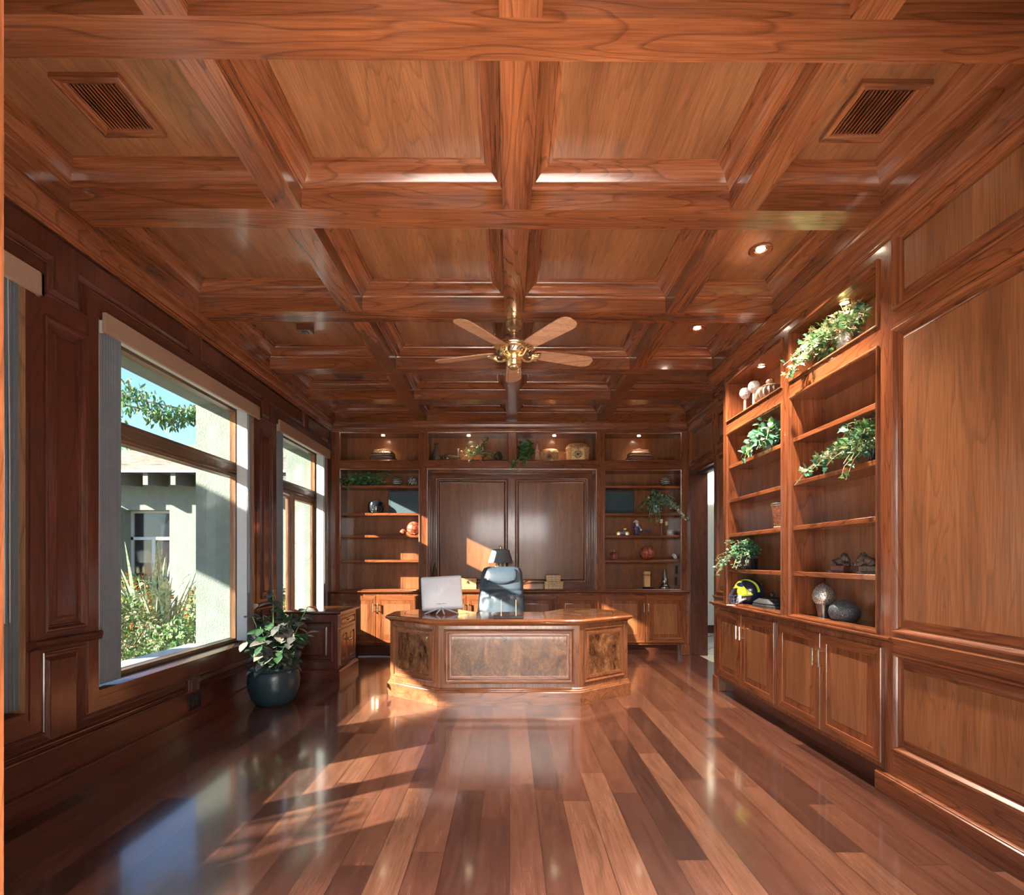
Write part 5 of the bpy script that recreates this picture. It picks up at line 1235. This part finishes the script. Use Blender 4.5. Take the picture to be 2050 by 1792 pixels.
vine('ivy_plant', 'large ivy in a silver pot spilling from the nearer top niche', (2.17, 3.27, 2.603), ([(.055, 0), (.060, .01), (.062, .11), (.066, .12), (.058, .12), (0, .10)], 'silver', .11),
     [(-.16, .33, -.04), (-.17, .36, -.06), (-.15, .30, -.03), (-.14, .40, .04), (-.17, .45, .10), (-.12, .42, .16), (-.10, .36, .20), (-.05, .28, .22), (-.12, .24, .06), (-.14, .18, .02), (-.10, .10, .20), (-.05, .02, .24), (.0, -.05, .26), (-.04, -.15, .22), (-.02, -.22, .16), (-.1, -.18, .08), (-.08, -.26, .12), (-.14, .12, .10), (-.13, .22, .14), (-.15, .26, .0), (-.1, -.05, .1)],
     'ivy', ['leaf_ivy', 'leaf_green', 'leaf_teal', 'leaf_dry'], .046, 26, okright(2.60, 2.93, 2.86, 3.73), seed=13, core=((-.04, .10, .15), (.10, .24, .10), 330))
vine('variegated_plant', 'light green leafy plant on a shelf, partly behind the bookcase stile', (2.16, 4.20, 2.172), ([(.05, 0), (.06, .01), (.068, .09), (.06, .09), (0, .08)], 'pot_metal', .08),
     [(-.13, .20, .08), (-.12, .17, .04), (-.14, .14, -.02), (-.15, .10, -.08), (-.14, .09, -.05), (-.15, .04, -.01), (-.10, .06, .14), (-.08, .0, .22), (-.04, -.06, .26), (-.12, -.05, .12), (-.14, -.15, .0), (-.15, -.22, .05), (-.12, -.18, .12), (-.1, .12, .12)],
     'oval', ['leaf_teal', 'leaf_teal', 'leaf_green', 'leaf_pale'], .060, 12, okright(2.172, 2.45, 3.86, 4.81), stemmat='green_stem', seed=17, core=((-.05, -.03, .12), (.08, .18, .08), 90))
t = thing('heron_stand', 'blue-grey metal bird stand left of the light green plant', 'ornament', (2.13, 4.52, 2.172)); mb = MB()
for y in (-.02, .02): mb.tube([(0, y*1.6, .0), (.004, y*1.2, .05), (0, y, .12)], .004, 'grey_metal_paint', 6)
mb.tube([(0, .06, .085), (0, .07, .13), (0, .045, .15), (0, .01, .15)], [.004, .006, .006, .010], 'grey_metal_paint', 8); mb.build('legs_and_neck', t)
mb = MB(); mb.tube([(0, .03, .17), (0, 0, .165), (0, -.03, .12), (0, -.05, .06)], [.012, .022, .020, .006], 'grey_metal_paint', 10); mb.lathe([(.024, .165), (.032, .172), (.028, .178)], (0, .01, 0), 'grey_metal_paint', 16); mb.build('body', t)
vine('ivy_plant', 'ivy trailing left along the shelf of the nearer bookcase, pot hidden by the stile', (2.17, 2.98, 1.852), ([(.05, 0), (.058, .01), (.066, .10), (.06, .10), (0, .09)], 'black_gloss', .09),
     [(-.14, .56, -.05), (-.14, .52, -.04), (-.13, .46, .0), (-.12, .42, .03), (-.13, .36, .02), (-.12, .30, .08), (-.10, .25, .12), (-.13, .20, .02), (-.10, .18, .19), (-.08, .10, .26), (-.10, .14, .24), (-.12, .10, .12), (-.14, .04, .0), (-.14, .02, -.10), (-.13, .06, -.08), (-.05, 0, .24), (-.06, -.06, .2), (-.12, .0, .16)],
     'ivy', ['leaf_ivy', 'leaf_green', 'leaf_teal', 'leaf_teal'], .050, 20, okright(1.852, 2.13, 2.86, 3.72), seed=19, core=((-.05, .08, .14), (.08, .18, .08), 160))
vine('succulent_plant', 'bushy small-leaved plant in a black pot spilling over the lowest shelf', (2.15, 4.59, 1.199), ([(.074, 0), (.078, .008), (.080, .085), (.084, .095), (.076, .095), (0, .085)], 'black_gloss', .09),
     [(-.14, .26, .02), (-.15, .30, .0), (-.15, .34, .10), (-.14, .24, -.04), (-.15, .22, -.06), (-.10, .20, .16), (-.12, .24, .22), (-.10, .10, .30), (-.06, .0, .30), (-.06, -.12, .28), (-.10, -.14, .22), (-.12, -.2, .12), (-.12, -.22, .04), (-.13, -.18, .0), (-.14, -.12, .02), (-.13, .14, .02), (-.12, -.06, .2)],
     'heart', ['leaf_teal', 'leaf_green', 'leaf_teal', 'leaf_purple'], .026, 30, okright(1.199, 1.49, 3.86, 4.82), seed=23, core=((-.03, 0, .17), (.10, .18, .08), 520))

def floor_plant():
    t = thing('potted_plant', 'large purple-green leafy plant in a dark teal pot on the floor by the window', 'plant', (-2.105, 4.60, 0)); rnd = random.Random(4)
    mb = MB(); mb.lathe([(.13, 0), (.150, .008), (.185, .06), (.212, .14), (.220, .21), (.212, .27), (.196, .30), (.205, .312), (.212, .325), (.205, .334), (.190, .334), (.186, .31), (0, .305)], (0, 0, 0), 'pot_glaze', 48); p_ = mb.build('pot', t)
    mb = MB(); mb.lathe([(0, .322), (.10, .318), (.186, .306)], (0, 0, 0), 'soil', 32)
    for k in range(90):
        a = rnd.uniform(0, 6.28); r = rnd.uniform(0, .17); mb.ball((r*cos(a), r*sin(a), .320), rnd.uniform(.006, .012), 'leaf_pale' if k % 3 else 'soil', 6)
    mb.build('soil', t)
    st = MB(); lf = MB()
    tips = [(.00, -.02, 1.02), (-.20, -.03, .80), (-.12, .05, .78), (.16, .0, .80), (.30, .02, .86), (.08, -.08, .72), (-.06, -.12, .70), (.22, -.08, .62), (-.18, -.14, .58), (.05, .12, .80), (.14, .14, .74), (-.10, .14, .70), (.28, .06, .62), (-.02, -.20, .55), (.14, -.18, .50)]
    def okp(p): return p.x-2.105 > -2.345 and p.x < .42
    for ti in tips:
        b0 = Vector((ti[0]*.25, ti[1]*.3, .31)); c = [b0.lerp(Vector(ti), u) + Vector((0, 0, .05*sin(pi*u))) + Vector((rnd.uniform(-.008, .008), rnd.uniform(-.008, .008), 0)) for u in (0, .25, .5, .75, 1)]
        st.tube(c, [.007, .006, .005, .004, .003], 'green_stem', 7)
        n = 17
        for k in range(n):
            u = .14+.86*k/(n-1); i = min(3, int(u*4)); p = c[i].lerp(c[i+1], u*4-i); a = k*2.4+rnd.uniform(-.3, .3)
            L = rnd.uniform(.12, .175)*(1.12-.42*u) ; d = Vector((cos(a), sin(a), rnd.uniform(-.7, .25)))
            if okp(p+d*L): lf.leaf(p, d, (rnd.uniform(-.2, .2), rnd.uniform(-.4, 0), 1), L, L*rnd.uniform(.58, .74), rnd.choice(['leaf_purple', 'leaf_purple', 'leaf_purple', 'leaf_deep', 'leaf_deep', 'leaf_pale']), .22, 'oval')
    # drooping leaves over the rim
    for k in range(22):
        a = rnd.uniform(0, 6.28); p = Vector((.13*cos(a), .13*sin(a), .40+rnd.uniform(-.04, .10))); d = Vector((cos(a), sin(a), rnd.uniform(-.9, -.1)))
        if okp(p+d*.15): lf.leaf(p, d, (0, 0, 1), rnd.uniform(.11, .16), .075, rnd.choice(['leaf_purple', 'leaf_pale', 'leaf_purple']), .2, 'oval')
    st.build('stems', t); lf.build('foliage', t, auto=0)
floor_plant()

# ------------------------------------------------------------------ outside
def outside():
    mb = MB(); mb.box(-60, -2.95, -40, 60, -.5, -.28, 'mulch'); struct(mb, 'ground')
    D = 9.9
    t = thing('neighbour_house', 'pale green stucco house with tiled roof seen through the big window', 'house', (-8, D, -.3))
    mb = MB(); f_ = FB(D); wins = [(-7.42, -6.54, .0, 2.25), (-5.62, -4.9, .0, 2.25)]
    mb.tess(f_, rect(-11.5, -3.2, -.3, 3.05), [rect(*w_) for w_ in wins], 'stucco')
    for w_ in wins: mb.ring(f_, rect(*w_), [(0, 0), (0, -.28)], 'stucco')
    mb.box(-11.5, -3.2, D+.28, D+.5, -.3, 3.2, 'stucco'); mb.box(-7.62, -7.44, D-.12, D, -.3, 2.30, 'stucco'); mb.box(-5.90, -5.64, D-.12, D, -.3, 2.30, 'stucco'); mb.build('wall', t, True)
    for w_ in wins:
        mb = MB(); f2 = FB(D+.24); mb.fbox(f2, w_[0], w_[1], 1.68, 1.74, 0, .05, 'vinyl_white'); mid = (w_[0]+w_[1])/2; mb.fbox(f2, mid-.03, mid+.03, 0, 1.68, 0, .05, 'vinyl_white')
        mb.ring(f2, rect(*w_), [(0, .05), (.045, .05), (.045, 0)], 'vinyl_white'); wd = mb.build('window', t, True)
        mb = MB(); mb.fbox(f2, w_[0], w_[1], w_[2], w_[3], 0.001, .012, 'black_gloss'); mb.build('pane', wd, True)
    # tiled roof with exposed rafter tails
    mb = MB(); y0, z0, sl = D-.62, 2.82, .33; n = 9
    for k in range(n):
        ya, yb = y0+k*.33, y0+(k+1)*.33+.03; za, zb = z0+.10+(ya-y0)*sl, z0+.085+(yb-y0)*sl
        xs = [-12+.22*i for i in range(42)]
        top = [(x, ya, za+.03+.012*((i*7+k*3) % 3)) for i, x in enumerate(xs)]; 
        mb.loft([[(x, ya, za) for x, _, _ in top], top, [(x, yb, zb) for x, _, _ in top]], 'roof_tile', cap=False, closed=False, smooth=False)
    mb.build('roof', t, True)
    mb = MB(); mb.box(-12, -2.9, y0-.02, y0+.02, z0+.05, z0+.10, 'vinyl_white'); mb.build('fascia', t, True)
    mb = MB(); mb.box(-12, -2.9, y0+.02, D+.3, z0+.10, z0+.16, 'eave_paint'); mb.build('soffit', t, True)
    for k in range(17):
        x = -11.6+k*.50; mb = MB(); mb.loft([[(x-.045, y0+.05, z) for z in (z0-.17, z0+.11)] + [(x+.045, y0+.05, z) for z in (z0+.11, z0-.17)], [(x-.045, D, z) for z in (z0-.12, z0+.11)] + [(x+.045, D, z) for z in (z0+.11, z0-.12)]], 'eave_paint', smooth=False); mb.build('rafter_tail', t, True)
    # second, higher wing behind
    t = thing('house_wing', 'higher tiled roof wing rising behind the neighbouring house', 'house', (-7, 14, -.3))
    mb = MB(); mb.box(-8.4, -3.2, 13.4, 18, -.3, 4.0, 'stucco'); mb.build('wall', t, True)
    mb = MB(); mb.loft([[(-9.0, 12.8, 4.0), (-2.6, 12.8, 4.0), (-2.6, 18.6, 4.0), (-9.0, 18.6, 4.0)], [(-9.0, 12.8, 4.12), (-2.6, 12.8, 4.12), (-2.6, 18.6, 4.12), (-9.0, 18.6, 4.12)], [(-7.3, 15.2, 4.75), (-4.3, 15.2, 4.75), (-4.3, 16.2, 4.75), (-7.3, 16.2, 4.75)]], 'roof_tile', smooth=False); mb.build('roof', t, True)
    for k in range(8): x = -8.7+k*.8; mb = MB(); mb.box(x-.06, x+.06, 12.85, 13.4, 3.82, 4.0, 'eave_paint'); mb.build('rafter_tail', t, True)
outside()
def shrub(name, label, c, r, n, mats, L, seed, group=None, kind='oval', low=-.28):
    rnd = random.Random(seed); t = thing(name, label, 'shrub', (c[0], c[1], low), 0, group); mb = MB(); st = MB()
    for k in range(n):
        v = Vector((rnd.gauss(0, 1), rnd.gauss(0, 1), rnd.gauss(0, 1))).normalized(); q = rnd.uniform(.7, 1.03)
        z = (c[2]-low)+v.z*r[2]*q
        if z < 0: z = rnd.uniform(0, .2)
        p = Vector((v.x*r[0]*q, v.y*r[1]*q, z)); d = v+Vector((rnd.gauss(0, .5), rnd.gauss(0, .5), rnd.gauss(0, .5)))
        mb.leaf(p, d, v, L*rnd.uniform(.6, 1.2), L*.55, mats[int(rnd.random()**1.4*len(mats))], .2, kind)
    for k in range(14):
        a = rnd.uniform(0, 6.28); st.tube([(0, 0, 0), (r[0]*.4*cos(a), r[1]*.4*sin(a), (c[2]-low)*.6), (r[0]*.8*cos(a), r[1]*.8*sin(a), (c[2]-low)+r[2]*.4)], [.02, .012, .004], 'bark', 5)
    mb.build('foliage', t, auto=0); st.build('branches', t); return t
G = 'garden shrubs outside the big window'
shrub('green_shrub', 'green rounded shrub close outside the big window, nearest of the bed', (-4.2, 4.7, .22), (.72, .62, .5), 3600, ['shrub_leaf', 'leaf_green', 'shrub_leaf', 'leaf_dry'], .05, 31, G)
shrub('green_shrub', 'green shrub in the middle of the garden bed outside the big window', (-4.75, 5.95, .38), (.68, .58, .52), 3600, ['shrub_leaf', 'leaf_green', 'shrub_leaf', 'leaf_dry'], .055, 32, G)
shrub('green_shrub', 'green shrub against the stucco corner outside the big window', (-3.6, 5.80, .16), (.42, .45, .5), 2200, ['shrub_leaf', 'leaf_green'], .05, 33, G)
shrub('flowering_hedge', 'orange-tipped hedge in front of the neighbouring house, left part', (-6.45, 8.4, .45), (.95, .5, .62), 3600, ['leaf_green', 'shrub_leaf', 'orange_flower'], .07, 34, 'orange-tipped hedge')
shrub('flowering_hedge', 'orange-tipped hedge in front of the neighbouring house, right part', (-4.40, 8.4, .45), (.90, .5, .62), 3600, ['leaf_green', 'shrub_leaf', 'orange_flower'], .07, 35, 'orange-tipped hedge')
rnd = random.Random(9); t = thing('spiky_yucca', 'tall plant with long pale striped blades rising from the garden bed', 'plant', (-4.7, 7.0, -.28)); mb = MB()
for k in range(64):
    a = rnd.uniform(0, 6.28); h = rnd.uniform(.9, 1.8); w_ = rnd.uniform(.1, .55); b0 = Vector((rnd.uniform(-.25, .25), rnd.uniform(-.2, .2), .1)); pts = [b0+Vector((cos(a)*w_*u**1.6, sin(a)*w_*u**1.6, h*u - (.25*h*u**5 if k % 4 == 0 else 0))) for u in (0, .25, .5, .75, .9, 1)]
    s_ = Vector((-sin(a), cos(a), 0)); wd = [.014, .024, .026, .019, .010, .002]
    mb.loft([[p-s_*q, p+Vector((0, 0, .002)), p+s_*q, p-Vector((0, 0, .002))] for p, q in zip(pts, wd)], 'blade_leaf')
mb.build('blades', t)
def tree(name, label, base, trunk, clusters, L, n, seed, mats=('leaf_green', 'shrub_leaf')):
    rnd = random.Random(seed); t = thing(name, label, 'tree', base); mb = MB(); lf = MB(); b0 = Vector(base)
    tp = [Vector(p) for p in trunk]; mb.tube(tp, [.14-.02*i for i in range(len(tp))], 'bark', 8)
    for c, r in clusters:
        c = Vector(c)-b0; mb.tube([tp[-1], tp[-1].lerp(c, .5)+Vector((0, 0, .25)), c], [.05, .03, .008], 'bark', 5)
        for k in range(n):
            v = Vector((rnd.gauss(0, 1), rnd.gauss(0, 1), rnd.gauss(0, 1))).normalized()*rnd.random()**.5; p = c+Vector((v.x*r[0], v.y*r[1], v.z*r[2]))
            lf.leaf(p, (rnd.gauss(0, .5), rnd.gauss(0, .5), -.8), (rnd.gauss(0, 1), rnd.gauss(0, 1), .4), L*rnd.uniform(.7, 1.2), L*.3, rnd.choice(mats), .1, 'oval')
    mb.build('trunk', t); lf.build('foliage', t, auto=0)
tree('shade_tree', 'tree whose leafy branch tips hang into the top of the big window view', (-9.2, 6.6, -.28), [(0, 0, 0), (.1, 0, 1.6), (.3, .1, 3.0), (.5, .1, 4.0)],
     [((-5.0, 6.75, 3.45), (.35, .5, .22)), ((-5.15, 6.6, 3.05), (.2, .25, .22)), ((-4.65, 7.0, 3.25), (.30, .4, .14)), ((-4.35, 7.2, 3.35), (.25, .3, .12)), ((-5.5, 6.7, 2.85), (.22, .25, .2)), ((-6.5, 6.5, 4.3), (.9, .9, .5)), ((-7.6, 6.4, 4.9), (1.2, 1.2, .8))], .10, 260, 41)
tree('far_tree', 'round dark tree rising behind the roofs on the left', (-12.5, 16, -.28), [(0, 0, 0), (0, 0, 2.5), (0, .1, 3.4)],
     [((-12.5, 16, 4.3), (1.8, 1.4, 1.1)), ((-11.0, 16, 4.0), (1.0, 1.0, .8)), ((-14, 16, 3.9), (1.3, 1.2, 1.0))], .22, 700, 42)
tree('court_tree', 'small sparse tree in the court outside the nearest window', (-5.9, -1.2, -.28), [(0, 0, 0), (.05, .1, 1.0), (.15, .3, 1.7), (.3, .6, 1.9)],
     [((-5.2, -.25, 1.85), (.30, .32, .20)), ((-5.2, -.05, 2.05), (.28, .25, .14)), ((-5.4, -.5, 2.3), (.4, .4, .3))], .13, 34, 43)
# added, unseen beam and wall block sun from the near windows' upper part
t = thing('covered_walkway', 'unseen stucco beam on posts added to shade the near windows', 'shadow caster', (-7, -1, -.3))
mb = MB(); mb.box(-7.2, -6.9, -9, 2.5, 3.26, 3.95, 'stucco'); mb.build('beam', t, True)
for y in (-8.7, -5.6, -.35+2.2): mb = MB(); mb.box(-7.2, -6.9, y-.15, y+.15, -.3, 3.26, 'stucco'); mb.build('post', t, True)
t = thing('garden_wing', 'unseen raised stucco wall added to block sun beyond the beam', 'house', (-9, -5, -.3))
mb = MB(); mb.box(-9.2, -8.4, -12, .30, 4.25, 8.5, 'stucco'); mb.build('wall', t, True)
mb = MB(); mb.box(-9.2, -8.9, -12, -11.5, -.3, 4.25, 'stucco'); mb.build('pier', t, True)
mb = MB(); mb.box(-9.2, -8.9, -1.3, -1.0, -.3, 4.25, 'stucco'); mb.build('pier', t, True)
print('objects', len(bpy.data.objects))
